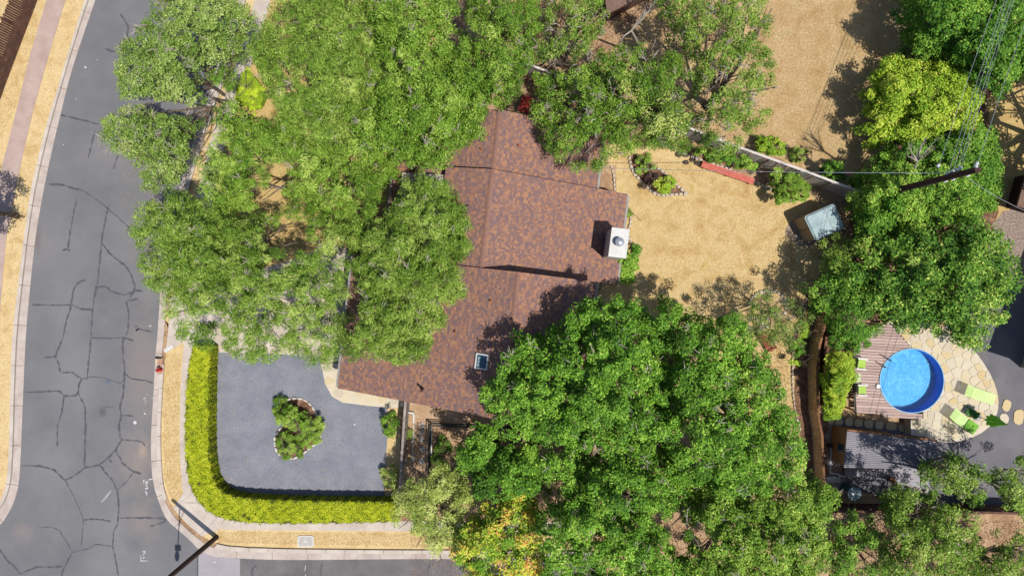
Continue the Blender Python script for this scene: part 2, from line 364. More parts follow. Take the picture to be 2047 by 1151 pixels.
band(SL, SR, 0, 1, 301, 'slab', M_conc, -0.05, 0.014, walk, gap=.022, seg=6)
fw = bpy.data.objects.new('footpath', None); COL.objects.link(fw); fw['kind'] = 'structure'
band([(150,-200),(93,0),(60,110),(38,200),(15,290),(2,340),(-18,450),(-34,620),(-40,900)], [(190,-200),(131,0),(95,120),(68,215),(48,300),(33,370),(22,430),(12,480),(5,560),(0,620),(-6,900)], 0, 1, 241, 'slab', M_walk, -0.05, 0.010, fw, gap=.012, seg=20)
# gutter pans with raised kerbs in cast lengths
kl = bpy.data.objects.new('far_kerb', None); COL.objects.link(kl); kl['kind'] = 'structure'
kr = bpy.data.objects.new('near_kerb', None); COL.objects.link(kr); kr['kind'] = 'structure'
band(AL, CL_, -.02, .66, 241, 'gutter_pan', M_gut, -0.08, 0.018, kl, gap=.03, seg=12)
band(AL, CL_, .68, 1, 241, 'kerb_stone', M_conc, -0.08, 0.12, kl, gap=.025, seg=12)
band(AR, CR_, -.02, .62, 361, 'gutter_pan', M_gut, -0.08, 0.018, kr, gap=.03, seg=12)
# kerb broken by the driveway apron and the corner ramp
def cut(A, y0, y1):
    A = [tuple(p) for p in resample(A, 400)]
    return A
Ar = resample(AR, 600); Cr = resample(CR_, 600)
mid = (Ar+Cr)/2
def span(mask, n):
    idx = np.where(mask)[0]; i0, i1 = idx[0], idx[-1]
    band([tuple(p) for p in Ar[i0:i1+1]], [tuple(p) for p in Cr[i0:i1+1]], .64, 1, n, 'kerb_stone', M_conc, -0.08, 0.12, kr, gap=.025, seg=10)
span(mid[:,1] < 590, 121)
span((mid[:,1] > 715) & (mid[:,1] < 1006) & (mid[:,0] < 420), 61)
span((mid[:,0] > 425) & (mid[:,1] > 1000), 201)
# apron and corner ramp
sheet('driveway_apron', [(339,594),(420,560),(440,640),(420,712),(372,700),(366,684),(331,706),(335,675),(340,620)], 0.020, M_conc)
ramp = sheet('corner_ramp', [(347,1015),(366,985),(374,1000),(404,1036),(440,1060),(432,1060),(403,1071),(374,1046)], 0.022, M_conc)
mb = MB()
for a, b in (((366,1002),(400,974)),((368,1004),(402,1005)),((404,1066),(437,1032)),((347,1016),(366,1000))):
    A, B = ribbon_pts([G(*a).xy, G(*b).xy], .035)
    mb.add([(A[0].x,A[0].y,.027),(B[0].x,B[0].y,.027),(B[1].x,B[1].y,.027),(A[1].x,A[1].y,.027)], [(0,1,2,3)])
mb.build('score_line', M_gut, ramp)
# cast concrete valley across the side street
sheet('valley_gutter', [(397,1094),(412,1103),(432,1111),(480,1116),(477,1500),(392,1500)], 0.010, M_valley)
sheet('valley_joint', [(394,1100),(397,1100),(394,1500),(390,1500)], 0.014, M_seal)
sheet('side_street', [(480,1117),(604,1118),(796,1116),(914,1116),(1150,1118),(1190,1119),(1190,1500),(477,1500)], 0.008,
      two('side_asphalt', (112,108,110), (134,129,130), scale=.6, fine=.12, fscale=20, bump=.25, bscale=90))

# court and drive, other paving
sheet('pale_driveway', smoothc([(410,560),(560,530),(700,470),(712,600),(712,720),(560,730),(440,725),(400,716)], 1), 0.002, M_dway)
court = sheet('courtyard', [(376,689),(430,704),(560,708),(640,712),(646,735),(650,768),(664,792),(685,804),(740,811),(774,815),(775,870),(768,960),(770,1000),(519,1002),(450,994),(412,955),(400,850),(392,750)], 0.008, M_asph2)
sheet('neighbour_drive', smoothc([(1655,826),(1700,838),(1840,860),(1850,700),(1900,640),(1960,570),(2060,540),(2400,480),(2400,1008),(1655,1012)], 1), 0.002, M_asph3)
sheet('gravel_patch', ragged(smoothc([(1650,835),(1676,840),(1674,880),(1690,940),(1690,985),(1655,985)], 1)), 0.008, M_gravel)
sheet('side_gravel', ragged(smoothc([(1985,430),(2060,400),(2300,420),(2300,560),(2000,590),(1975,520)], 1)), 0.004, M_gravel)
sheet('shed_pad', ragged(smoothc([(1569,470),(1573,445),(1600,430),(1640,440),(1640,480),(1615,495),(1590,492)], 2)), 0.006, M_gravel)
sheet('side_yard_soil', [(812,800),(985,834),(1000,850),(860,850),(856,960),(812,1010)], 0.002, two('pale_soil', (196,160,128), (222,190,156), scale=1, fine=.15, fscale=10, bump=.5, bscale=30))
sheet('planting_strip', [(772,815),(800,815),(800,1000),(768,1000)], 0.004, M_verge)
sheet('house_path', [(1196,335),(1232,330),(1232,395),(1200,395)], 0.004, M_soil)

sheet('undergrowth_shade_soil', ragged(smoothc([(1830,-200),(2300,-200),(2300,60),(1960,150),(1990,300),(2000,400),(1960,640),(1650,640),(1665,560),(1710,480),(1700,420),(1720,370),(1765,300),(1790,260),(1770,200),(1820,100)])), -0.001, M_mulch)  # dark sheet whose colour stands in for the shade beneath the trees
# sealed cracks in the road
CR = [[(240,28),(250,42),(257,56),(254,70),(252,83)],[(209,97),(222,103),(237,104)],[(121,230),(150,237),(175,243),(198,249)],[(190,262),(183,290),(176,317)],[(239,304),(230,328),(227,339)],
[(98,368),(120,369),(145,376),(170,383)],[(170,383),(200,404),(240,438),(262,458)],[(154,398),(148,425),(142,455),(136,497),(124,501)],[(136,497),(141,503)],
[(217,410),(205,470),(203,485),(196,560),(191,578),(185,620),(182,675),(178,720),(174,758)],[(203,485),(222,510),(250,530),(262,548),(270,572),(268,582),(256,601),(252,602),(257,620),(257,655),(252,672)],
[(193,574),(212,572),(222,582),(247,590),(262,585),(270,580),(285,582)],[(258,602),(278,596)],[(64,609),(95,610),(143,609),(160,617),(185,619)],
[(172,558),(155,566),(146,582),(143,609),(133,640),(126,675),(110,713),(88,714)],[(110,713),(116,725),(121,745)],[(183,675),(210,676),(250,675),(268,681)],
[(250,675),(245,680),(246,710),(249,735),(249,760),(247,785),(240,813),(243,833),(238,848),(240,872),(244,879),(230,900),(214,917),(199,929),(171,934),(150,949),(130,960),(108,938),(80,931),(42,930)],
[(249,745),(262,757),(290,760),(306,765)],[(163,757),(185,753),(210,755),(240,766),(249,758)],[(163,757),(157,770),(157,785),(150,791),(128,791),(120,781),(80,783),(47,783)],
[(128,791),(125,820),(115,850),(115,892)],[(157,785),(170,815),(171,860),(169,932)],[(130,960),(145,985),(160,1020),(167,1038),(163,1091)],[(167,1038),(190,1036),(222,1041)],
[(199,929),(225,960),(235,980),(238,1010),(236,1045),(228,1060),(225,1090),(232,1120),(237,1151),(240,1200)],[(232,900),(245,925),(262,940),(284,946)],[(268,942),(255,960),(236,978)],
[(244,879),(270,880),(287,883),(290,891)],[(246,830),(268,831)],[(240,1035),(270,1034),(300,1034),(325,1035),(333,1040),(318,1046),(300,1051)],
[(78,1054),(100,1052),(118,1058),(135,1085),(145,1103),(170,1098),(192,1087),(222,1091)],[(145,1103),(130,1130),(123,1148),(118,1190)],[(-20,1080),(0,1098),(15,1120),(30,1132),(40,1147),(62,1137),(72,1133),(125,1132)],
[(505,1160),(503,1140),(510,1130),(514,1135)],[(645,1123),(641,1140),(643,1180)],[(862,1120),(856,1135),(857,1180)],[(210,813),(226,812)],[(123,745),(145,744),(165,758)],
[(268,655),(275,650),(279,657),(270,661),(278,657),(305,664)],[(218,917),(224,924)],[(196,574),(191,590)],[(387,120),(396,-30)]]
for i, c in enumerate(CR):
    r = random.Random(i); n = max(3, int(sum(math.dist(a, b) for a, b in zip(c, c[1:]))/5))
    q = resample(c, n); q = [G(x+r.uniform(-.7,.7), y+r.uniform(-.7,.7)).xy for x, y in q]
    thin = i in (6, 19, 27, 35, 36, 23, 31)
    A, B = ribbon_pts(q, .05 if thin else .09, .7, i)
    vs = []; fs = []
    for a, b in zip(A, B): vs += [(a.x,a.y,0), (b.x,b.y,0)]
    for k in range(len(A)-1): fs.append((2*k, 2*k+1, 2*k+3, 2*k+2))
    o = MB().add(vs, fs).build('sealed_crack', M_seal, road); o.location.z = 0.006 + (.0012*(i % 3)) + (.006 if i in (34,35,36) else 0)

# white survey paint on the road: brackets, figures and dashes
def stroke(lines, w=.045, z=.013):
    mb = MB()
    for ln in lines:
        A, B = ribbon_pts([G(*p).xy for p in ln], w*1.4, .2, 3)
        vs = []; fs = []
        for a, b in zip(A, B): vs += [(a.x,a.y,z), (b.x,b.y,z)]
        for k in range(len(A)-1): fs.append((2*k, 2*k+1, 2*k+3, 2*k+2))
        mb.add(vs, fs)
    return mb
marks = [
 [[(290,958.5),(287.5,959),(287.5,965)], [(292,961.5),(295,961),(295.3,964.5),(292.5,965.5),(291.3,963.5),(292,961.5)], [(291,968),(293.5,970.5),(295.5,968)], [(291,974),(291.2,976.5),(293.5,976),(294,973.5),(295.6,974),(295.6,976.5)], [(292.5,979.5),(292.5,983),(290,983.5),(294.5,984)], [(292,986),(294,985),(293,987.5),(294,989)]],
 [[(296.3,958.2),(301,957.2),(306,956.4)]],
 [[(281.6,1110),(282,1120),(295.5,1120)], [(285,1101),(290,1100.5),(290,1105),(286,1103.5)], [(287.5,1106.5),(286.5,1110)], [(285.5,1112),(287.5,1115),(289.5,1112.5)]],
 [[(288.2,794.8),(292,794.8)], [(288.2,794.8),(288.3,799)], [(289.5,800.8),(292.5,800.3)], [(289.6,805.6),(292.6,805.8)], [(293,787),(295,787.4)]],
 [[(288.5,823.5),(289.2,827),(292.6,827)]],
 [[(303.5,795),(308,795.5)]], [[(424,1123.5),(430,1124),(431,1120)]], [[(433,1105),(432,1114)]], [[(611,1129),(609.5,1140)]], [[(611,1147),(609,1158)]]]
for mk in marks:
    stroke(mk).build('survey_mark', M_paint, road)
stroke([[(203,1003),(213,992),(222,980)]], w=.10, z=.0125).build('paint_smear', two('faded_paint', (168,166,166), (186,184,184), scale=8), road)
mb = MB()
for (x, y, r_) in ((171,135,2.2),(301,651,2),(270,844,3.5),(153,198,1),(127,290,1),(195,120,1),(709,848,2)):
    c = G(x, y); mb.lathe([(r_*S, .0), (r_*S*.8, .012), (0, .014)], (c.x, c.y, .012), 8)
mb.build('paint_spot', M_paint, road)
# ================================================================ THE HOUSE
cs, sn = .993, .117
def UV(u, v, z=0.0): return Vector(((u*cs - v*sn)*S, -(u*sn + v*cs)*S, z))
house = thing('house', 'single-storey house with a mottled brown shingle roof in three stepped gables', 'house', UV(-40, 0, 0))
HP = house.location.copy()
def hchild(o):
    o.parent = house; o.matrix_parent_inverse = Matrix.Translation(-HP); return o
PITCH = .40
rs = random.Random(5)
def shingles(u0, u1, v0, v1, zr, skip=()):
    """courses laid from the eave u1 up to the ridge u0"""
    L = abs(u1-u0)*S; sgn = 1 if u1 > u0 else -1
    slopeL = L*math.sqrt(1+PITCH**2); nco = max(1, int(round(slopeL/.12))); du = (u1-u0)/nco
    V = []; F = []; T = []
    tw0 = abs(v1-v0)*S
    band_t = [rs.random() for _ in range(nco)]
    for i in range(nco):
        ua = u0+du*i; ub = ua+du*1.0
        za = zr - abs(ua-u0)*S*PITCH; zb = zr - abs(ub-u0)*S*PITCH
        v = v0; 
        while v < v1:
            wv = rs.choice((.08,.12,.16,.2))/S
            ve = min(v+wv, v1)
            if ve-v < .5: break
            lift = rs.uniform(.010,.026); ex = du*rs.choice((0,0,.12))
            t = rs.random()
            p = [UV(ua, v+.1, za+.004), UV(ub+ex, v+.1, zb+lift-abs(ex)*S*PITCH), UV(ub+ex, ve-.1, zb+lift-abs(ex)*S*PITCH), UV(ua, ve-.1, za+.004),
                 UV(ub+ex, v+.1, zb-.004), UV(ub+ex, ve-.1, zb-.004)]
            b = len(V); V += [tuple(q) for q in p]
            F += [(b, b+1, b+2, b+3) if sgn < 0 else (b+3, b+2, b+1, b), (b+1, b+4, b+5, b+2)]
            T += [t, t]; v = ve
    me = bpy.data.meshes.new('shingles'); me.from_pydata(V, [], F); me.materials.append(M_shing)
    a = me.attributes.new('tone', 'FLOAT', 'FACE'); a.data.foreach_set('value', np.array(T, 'f')); me.update()
    o = newob('shingles', me); o['kind'] = 'stuff'; hchild(o)
def slab(u0, u1, v0, v1, zr, name='roof_slope'):
    z1 = zr - abs(u1-u0)*S*PITCH; t = .17
    pts = [UV(u0,v0,zr), UV(u1,v0,z1), UV(u1,v1,z1), UV(u0,v1,zr)]
    vs = [p - Vector((0,0,.004)) for p in pts] + [p - Vector((0,0,t)) for p in pts]
    mb = MB().add(vs, [(0,1,2,3),(7,6,5,4),(0,4,5,1),(1,5,6,2),(2,6,7,3),(3,7,4,0)])
    o = mb.build(name, M_fdark); bm = bmesh.new(); bm.from_mesh(o.data); bmesh.ops.recalc_face_normals(bm, faces=bm.faces); bm.to_mesh(o.data); bm.free()
    hchild(o)
def caps(u, v0, v1, z):
    V = []; F = []; T = []; n = int(abs(v1-v0)*S/.145); dv = (v1-v0)/n
    for i in range(n):
        a = v0+dv*i; b = a+dv*1.1; lf = .03
        p = [UV(u-4.2,a,z-.03), UV(u,a,z+.018), UV(u+4.2,a,z-.03), UV(u-4.2,b,z-.03+lf), UV(u,b,z+.018+lf), UV(u+4.2,b,z-.03+lf)]
        k = len(V); V += [tuple(q) for q in p]; F += [(k,k+3,k+4,k+1),(k+1,k+4,k+5,k+2)]; t = .35+.3*rs.random(); T += [t,t]
    me = bpy.data.meshes.new('ridge_caps'); me.from_pydata(V, [], F); me.materials.append(M_shing)
    a = me.attributes.new('tone', 'FLOAT', 'FACE'); a.data.foreach_set('value', np.array(T, 'f')); me.update()
    bm = bmesh.new(); bm.from_mesh(me); bmesh.ops.recalc_face_normals(bm, faces=bm.faces); bm.to_mesh(me); bm.free()
    o = newob('ridge_caps', me); o['kind'] = 'stuff'; hchild(o)
ZR_B = 2.75+.40*(300-57)*S; ZR_C = ZR_B+.40*65*S+.20; ZR_A = ZR_B-.70
# north wing, middle wing, south wing: (ridge u, west eave u, east eave u, v0, v1, ridge z)
WINGS = [(-58,-245,136,-310,-199,ZR_A), (-57,-142,194,-200,-29,ZR_B), (8,-300,147,-28,223,ZR_C)]
for (ur, uw, ue, v0, v1, zr) in WINGS:
    slab(ur, uw, v0, v1, zr); slab(ur, ue, v0, v1, zr)
    shingles(ur, uw, v0, v1, zr); shingles(ur, ue, v0, v1, zr); caps(ur, v0, v1, zr+.01)
# the north wing's west slope runs on under the middle wing
zlo = ZR_A
slab(-58, -245, -198.5, -100, ZR_A-.02, 'porch_roof'); shingles(-58, -245, -198.5, -100, ZR_A-.02)
slab(-57, -240, -99, -30, ZR_B-.05, 'porch_roof'); shingles(-57, -240, -99, -30, ZR_B-.05)
# walls below the eaves
def wallbox(u0, u1, v0, v1, z1, ur=None, zr=None):
    a = [UV(u0,v0), UV(u1,v0), UV(u1,v1), UV(u0,v1)]
    mb = MB(); vs = []; fs = []
    if ur is None:
        mb.prism([p.xy for p in a], 0, z1)
    else:
        zw = zr - abs(u0-ur)*S*PITCH - .2; ze = zr - abs(u1-ur)*S*PITCH - .2; zt = zr-.2
        for v in (v0, v1):
            vs += [UV(u0,v,0), UV(u1,v,0), UV(u1,v,ze), UV(ur,v,zt), UV(u0,v,zw)]
        fs = [(0,1,2,3,4),(9,8,7,6,5),(0,5,6,1),(1,6,7,2),(2,7,8,3),(3,8,9,4),(4,9,5,0)]
        mb.add(vs, fs)
    o = mb.build('wall', M_wall); bm = bmesh.new(); bm.from_mesh(o.data); bmesh.ops.recalc_face_normals(bm, faces=bm.faces); bm.to_mesh(o.data); bm.free()
    return hchild(o)
wallbox(-228, 120, -294, -188, 0, -58, ZR_A)
wallbox(-226, 176, -187, -40, 0, -57, ZR_B-.08)
wallbox(-282, 130, -24, 206, 0, 8, ZR_C)
# windows and doors in the walls
def opening(u, v, wd, z0, z1, axis, name='window', m=M_glass):
    d = (6, wd/S) if axis == 'v' else (wd/S, 6)
    c = UV(u, v, (z0+z1)/2); R = Matrix.Rotation(-math.atan2(sn, cs), 3, 'Z')
    fr = MB().box(c, (d[0]*S*.8, d[1]*S, z1-z0), M=R).build(name, M_trimw); hchild(fr)
    pn = MB().box(Vector((0,0,0)), (d[0]*S*.8+.03 if axis == 'v' else d[0]*S-.16, d[1]*S-.16 if axis == 'v' else d[1]*S*.8+.03, z1-z0-.16), M=R).build('pane' if name == 'window' else 'panel', m, fr)
    pn.location = c
for v in (-10, 60, 130, 190): opening(-282, v, 1.4, .9, 2.1, 'v')
for u in (-220, -120, 60): opening(u, 206, 1.5, .9, 2.1, 'u')
for v in (-165, -120, -70): opening(176, v, 1.8, .4, 2.2, 'v')
for u in (-170, 0, 80): opening(u, -294, 1.3, 1.0, 2.1, 'u')
opening(-226, -150, .95, .02, 2.1, 'v', 'door', M_redbrown)
# eave gutters
mb = MB()
for (u, v0, v1, z) in ((149.5,-26,221,ZR_C-139*S*PITCH-.09), (196.5,-198,-31,ZR_B-251*S*PITCH-.09), (138.5,-308,-201,ZR_A-194*S*PITCH-.09), (-302.5,-26,221,ZR_C-308*S*PITCH-.09), (-247.5,-310,-102,ZR_A-187*S*PITCH-.11)):
    o = MB().beam(UV(u,v0,z), UV(u,v1,z), .12, .1).build('gutter', M_gutm); hchild(o)
for (u, v, z) in ((149.5,-24,4.0),(149.5,60,4.0)):
    o = MB().tube([UV(u,v,z), UV(u-14,v,z-.5), UV(u-14,v,.1)], [.04]*3, 6).build('downpipe', M_gutm); hchild(o)

def roofz(u, w):                                # height of a wing's roof at u
    ur, zr = WINGS[w][0], WINGS[w][5]
    return zr - abs(u-ur)*S*PITCH
def uv_of(px, py, w):
    z = 4.5
    for _ in range(6):
        p = P(px, py, z); X = p.x/S; Y = -p.y/S
        u = X*cs + Y*sn; v = -X*sn + Y*cs; z = roofz(u, w)
    return u, v, z
# skylight
u, v, z = uv_of(964, 722, 2)
tilt = math.atan(PITCH)
R = Matrix.Rotation(-math.atan2(sn, cs), 3, 'Z') @ Matrix.Rotation(-tilt, 3, 'Y')
c = UV(u, v, z+.07)
fr = MB()
for dx, dy, sx, sy in ((-.32,0,.07,.80),(.32,0,.07,.80),(0,-.365,.57,.07),(0,.365,.57,.07)):
    fr.box(c + R @ Vector((dx,dy,0)), (sx, sy, .2), M=R)
sk = fr.build('skylight', M_trimw); hchild(sk)
o = MB().box(Vector((0,0,0)), (.56,.66,.1), M=R).build('pane', M_glass, sk); o.location = c
o = MB().box(Vector((0,0,0)), (.10,.50,.012), M=R).build('light_well', M_shedroof, sk); o.location = c + R @ Vector((-.17,-.03,.055))
# plumbing vents
def vent(px, py, w, h, r_, m):
    u, v, z = uv_of(px, py, w); b = UV(u, v, z)
    o = MB().lathe([(r_*2.4,.0),(r_*2.2,.03),(r_,.05),(r_,h),(r_*.6,h),(r_*.6,h-.06),(0,h-.06)], b - Vector((0,0,.02)), 12).build('vent_pipe', m); hchild(o)
for px, py, w in ((963,299,0),(1037,292,0),(982,602,2),(911,664,2)): vent(px, py, w, .32, .045, M_terra)
vent(845, 777, 2, .75, .07, M_fdark)
# chimney: a rendered stack on the east eave with a round metal flue
zt = 5.45
loop = [P(1224,456,zt), P(1257.5,460,zt), P(1250.5,515,zt), P(1217,511,zt)]
o = MB().prism([p.xy for p in loop], 0, zt-.06).build('chimney', two('white_render', (214,208,200), (232,228,222), scale=2, bump=.2, bscale=30)); hchild(o)
ch = o
cap = [p + (p - sum(loop, Vector())/4).normalized()*.05 for p in loop]
o = MB().prism([p.xy for p in cap], zt-.06, zt+.03).build('chimney_cap', M_trimw, ch)
cc = P(1237.5, 484.5, zt+.1)
o = MB().lathe([(.2,0),(.2,.28),(.235,.29),(.235,.36),(.10,.42),(0,.43)], (cc.x, cc.y, zt+.03), 24).build('flue', M_metal, ch, smooth=False)

# ================================================================ NEIGHBOURS' BUILDINGS
def slabhouse(name, label, corner, a, b, La, Lb, z, mroof, mw, cat='house', over=.4, lip=.16):
    c = Vector(corner[:2]); a = Vector(a).normalized(); b = Vector(b).normalized()
    L = [c, c+a*La, c+a*La+b*Lb, c+b*Lb]; m = sum(L, Vector((0,0)))/4
    t = thing(name, label, cat, (m.x, m.y, 0))
    o = MB().prism(L, z-lip, z).build('roof', mroof, t); o.matrix_parent_inverse = Matrix.Translation((-m.x,-m.y,0))
    ctr = m
    L2 = [p + (ctr-p).normalized()*over*1.4 for p in L]
    o = MB().prism(L2, 0, z-lip-.002).build('wall', mw, t); o.matrix_parent_inverse = Matrix.Translation((-m.x,-m.y,0))
    return t
nh = slabhouse('house', 'neighbouring house at the right edge whose straight shadow falls on the dark drive', G(2022,742), (.34,.94), (.95,-.31), 9, 9, 4.6, M_brownroof, M_wall)
nh2 = slabhouse('carport', 'grey-brown flat roof corner cut by the right edge, below the pole top', P(2033,412,1.7), (.28,.96), (.96,-.28), 2.4, 5, 1.7, M_brownroof, M_pole, 'carport')
nh3 = slabhouse('shed', 'brown-roofed shed half hidden under the trees at the top edge', P(1214,28,2.4), (-.15,.98), (.9,.43), 3.0, 3.4, 2.4, M_brownroof, M_fdark, 'shed')
# ================================================================ TREES AND PLANTS
def inside(px, py, poly):
    r = np.zeros(px.shape, bool); n = len(poly)
    for i in range(n):
        x1, y1 = poly[i]; x2, y2 = poly[(i+1) % n]
        if y1 == y2: continue
        c = ((y1 > py) != (y2 > py)) & (px < (x2-x1)*(py-y1)/(y2-y1)+x1); r ^= c
    return r
def edged(px, py, poly):
    d = np.full(px.shape, 1e9); n = len(poly)
    for i in range(n):
        x1, y1 = poly[i]; x2, y2 = poly[(i+1) % n]
        dx, dy = x2-x1, y2-y1; t = np.clip(((px-x1)*dx+(py-y1)*dy)/(dx*dx+dy*dy+1e-9), 0, 1)
        d = np.minimum(d, np.hypot(px-x1-t*dx, py-y1-t*dy))
    return d
def leafmesh(name, c, L, W, nrm, tan, tone, m, parent=None):
    N = len(c)
    nrm = nrm/np.linalg.norm(nrm, axis=1, keepdims=True)
    tan = tan - nrm*(tan*nrm).sum(1, keepdims=True); tan /= (np.linalg.norm(tan, axis=1, keepdims=True)+1e-9)
    bi = np.cross(nrm, tan)
    L = L[:,None]; W = W[:,None]
    v = np.stack([c-tan*L*.5, c+bi*W*.5+tan*L*.08, c+tan*L*.5-nrm*L*.12, c-bi*W*.5+tan*L*.08], 1).reshape(-1,3).astype('f')
    me = bpy.data.meshes.new(name); me.vertices.add(N*4); me.vertices.foreach_set('co', v.ravel())
    me.loops.add(N*4); me.loops.foreach_set('vertex_index', np.arange(N*4, dtype='i'))
    me.polygons.add(N); me.polygons.foreach_set('loop_start', np.arange(0, N*4, 4, dtype='i'))
    try: me.polygons.foreach_set('loop_total', np.full(N, 4, 'i'))
    except Exception: pass
    me.update(calc_edges=True)
    a = me.attributes.new('tone', 'FLOAT', 'FACE'); a.data.foreach_set('value', tone.astype('f'))
    me.materials.append(m); o = newob(name, me, parent); return o
NLEAF = 0
def foliage(cl, rad, per, Ls, Ws, strand, tone_c, m, parent, loc, name='crown', seed=0, flat=.6, up=.75):
    """leaf sprays round the cluster centres cl (N,3)"""
    global NLEAF
    Ls *= .88; Ws *= .9; per *= 1.08
    r = np.random.default_rng(seed)
    N = len(cl); M = int(N*per)
    idx = r.integers(0, N, M)
    d = r.normal(size=(M,3)); d[:,2] = np.abs(d[:,2])*1.1-.35; d /= np.linalg.norm(d, axis=1, keepdims=True)
    rr = rad[idx][:,None]*(r.random((M,1))**.45)*np.array([1,1,flat])
    c = cl[idx] + d*rr
    n = d*.7 + np.array([0,0,up]) + r.normal(size=(M,3))*.42
    out = d.copy(); out[:,2] -= .25
    cdir = r.normal(size=(N,3)); cdir[:,2] *= .3
    tan = out*strand + cdir[idx]*strand*.8 + r.normal(size=(M,3))*(1-strand*.7)
    tone = np.clip(tone_c[idx] + r.normal(size=M)*.19, 0, 1)
    L = Ls*r.uniform(.65,1.35,M); W = Ws*r.uniform(.7,1.3,M)
    o = leafmesh(name, c-np.array(loc), L, W, n, tan, tone, m, parent)
    NLEAF += M; return o
def tree(name, label, poly, zt, ze, m, dens=1.0, per=72, Ls=.15, Ws=.075, strand=.5, holes=(), sub=42, sp=13.5, rad=.35,
         trunk=None, group=None, seed=0, cat='tree', relief=1.1, sparse=0.0, tone=.5, under=.28, twigs=0, bark=None, tr=.18, thin=(), inset=4, tvar=.09):
    r = np.random.default_rng(seed+100)
    poly = smoothc(poly, 1); A = np.array(poly)
    x0, y0 = A.min(0); x1, y1 = A.max(0)
    # sub-domes
    gx, gy = np.meshgrid(np.arange(x0-sub, x1+sub, sub), np.arange(y0-sub, y1+sub, sub*.87))
    gx = gx + (np.arange(gx.shape[0]) % 2)[:,None]*sub*.5
    sx = (gx + r.uniform(-.36,.36,gx.shape)*sub).ravel(); sy = (gy + r.uniform(-.36,.36,gy.shape)*sub).ravel()
    k = inside(sx, sy, poly) | (edged(sx, sy, poly) < sub*.25); sx, sy = sx[k], sy[k]
    if len(sx) < 2: sx = np.r_[sx, A[:,0].mean(), A[:,0].mean()+sub*.5]; sy = np.r_[sy, A[:,1].mean(), A[:,1].mean()+sub*.4]
    sh = r.uniform(-.55,.55,len(sx))*relief; st = r.normal(size=len(sx))*tvar
    # clusters
    gx, gy = np.meshgrid(np.arange(x0, x1, sp), np.arange(y0, y1, sp*.87))
    px = (gx + r.uniform(-.55,.55,gx.shape)*sp).ravel(); py = (gy + r.uniform(-.55,.55,gy.shape)*sp).ravel()
    k = inside(px, py, poly); px, py = px[k], py[k]
    for (hx, hy, hr) in holes:
        kk = np.hypot(px-hx, py-hy) > hr*r.uniform(.75,1.15,len(px)); px, py = px[kk], py[kk]
    for (hx, hy, hr, pr_) in thin:
        kk = (np.hypot(px-hx, py-hy) > hr*r.uniform(.7,1.2,len(px))) | (r.random(len(px)) > pr_); px, py = px[kk], py[kk]
    e = edged(px, py, poly); kk = e > min(inset, e.max()*.25)*r.uniform(.2,1.3,len(e)); px, py, e = px[kk], py[kk], e[kk]; E = max(e.max(), 30.0)
    D = np.hypot(px[:,None]-sx[None], py[:,None]-sy[None]); j = D.argmin(1); dd = D[np.arange(len(px)), j]/(sub*.55)
    D.sort(1); gap = (D[:,1]-D[:,0])/(sub*.5) if D.shape[1] > 1 else np.ones(len(px))      # 0 in the valleys between domes
    prof = 1-(1-np.clip(e/E,0,1))**2.0
    z = ze + (zt-ze)*prof + relief*(1-dd**2)*.8 + sh[j] + r.normal(size=len(px))*.26
    z = np.where(gap < .14, z-relief*.9, z)
    z = np.maximum(z, .35)
    # thin places: coherent low-frequency pattern
    ph = r.uniform(0, 6.28, 6)
    pat = np.sin(px*.055+ph[0]+1.4*np.sin(py*.04+ph[1])) + np.sin(py*.062+ph[2]+1.3*np.sin(px*.047+ph[3])) + .7*np.sin((px+py)*.11+ph[4])
    rk = pat.argsort().argsort()/max(1,len(pat))
    keep = (r.random(len(px)) < dens) & (rk > sparse)
    tn = tone + st[j] + r.normal(size=len(px))*.07 + (prof-.5)*.04
    X = (px-CX)*S*(H-z)/H; Y = (CY-py)*S*(H-z)/H
    up_ = np.stack([X,Y,z],1)
    if trunk is None:
        cx, cy = A.mean(0); zz = ze
        trunk = ((cx-CX)*(H-zz)/H+CX, (cy-CY)*(H-zz)/H+CY)
    b = G(*trunk)
    t = thing(name, label, cat, (b.x, b.y, 0), 0, group)
    loc = (b.x, b.y, 0)
    cl = up_[keep]; tc = tn[keep]
    rd = rad*r.uniform(.7,1.25,len(cl))
    # understorey clusters
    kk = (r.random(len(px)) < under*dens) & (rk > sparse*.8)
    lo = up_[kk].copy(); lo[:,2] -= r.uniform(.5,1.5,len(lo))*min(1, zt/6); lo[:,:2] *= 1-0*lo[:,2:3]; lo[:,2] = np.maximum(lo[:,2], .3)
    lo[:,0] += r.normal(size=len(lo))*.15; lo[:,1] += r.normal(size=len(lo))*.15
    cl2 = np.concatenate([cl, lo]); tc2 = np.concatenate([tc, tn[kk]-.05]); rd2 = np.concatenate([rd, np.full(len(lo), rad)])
    w_per = per
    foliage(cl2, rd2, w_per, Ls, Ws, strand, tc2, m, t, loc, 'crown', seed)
    # wood
    mb = MB(); B = Vector(loc); R0 = tr
    fork = Vector((0, 0, max(.5, zt*.28)))
    mb.tube([Vector((0,0,-.1)), Vector((R0*.3,0,fork.z*.5)), fork], [R0*1.35, R0*1.05, R0], 8)
    rnd = random.Random(seed)
    dm = [(x, y, z_) for x, y, z_ in zip(sx, sy, sh)]
    rnd.shuffle(dm)
    used = 0
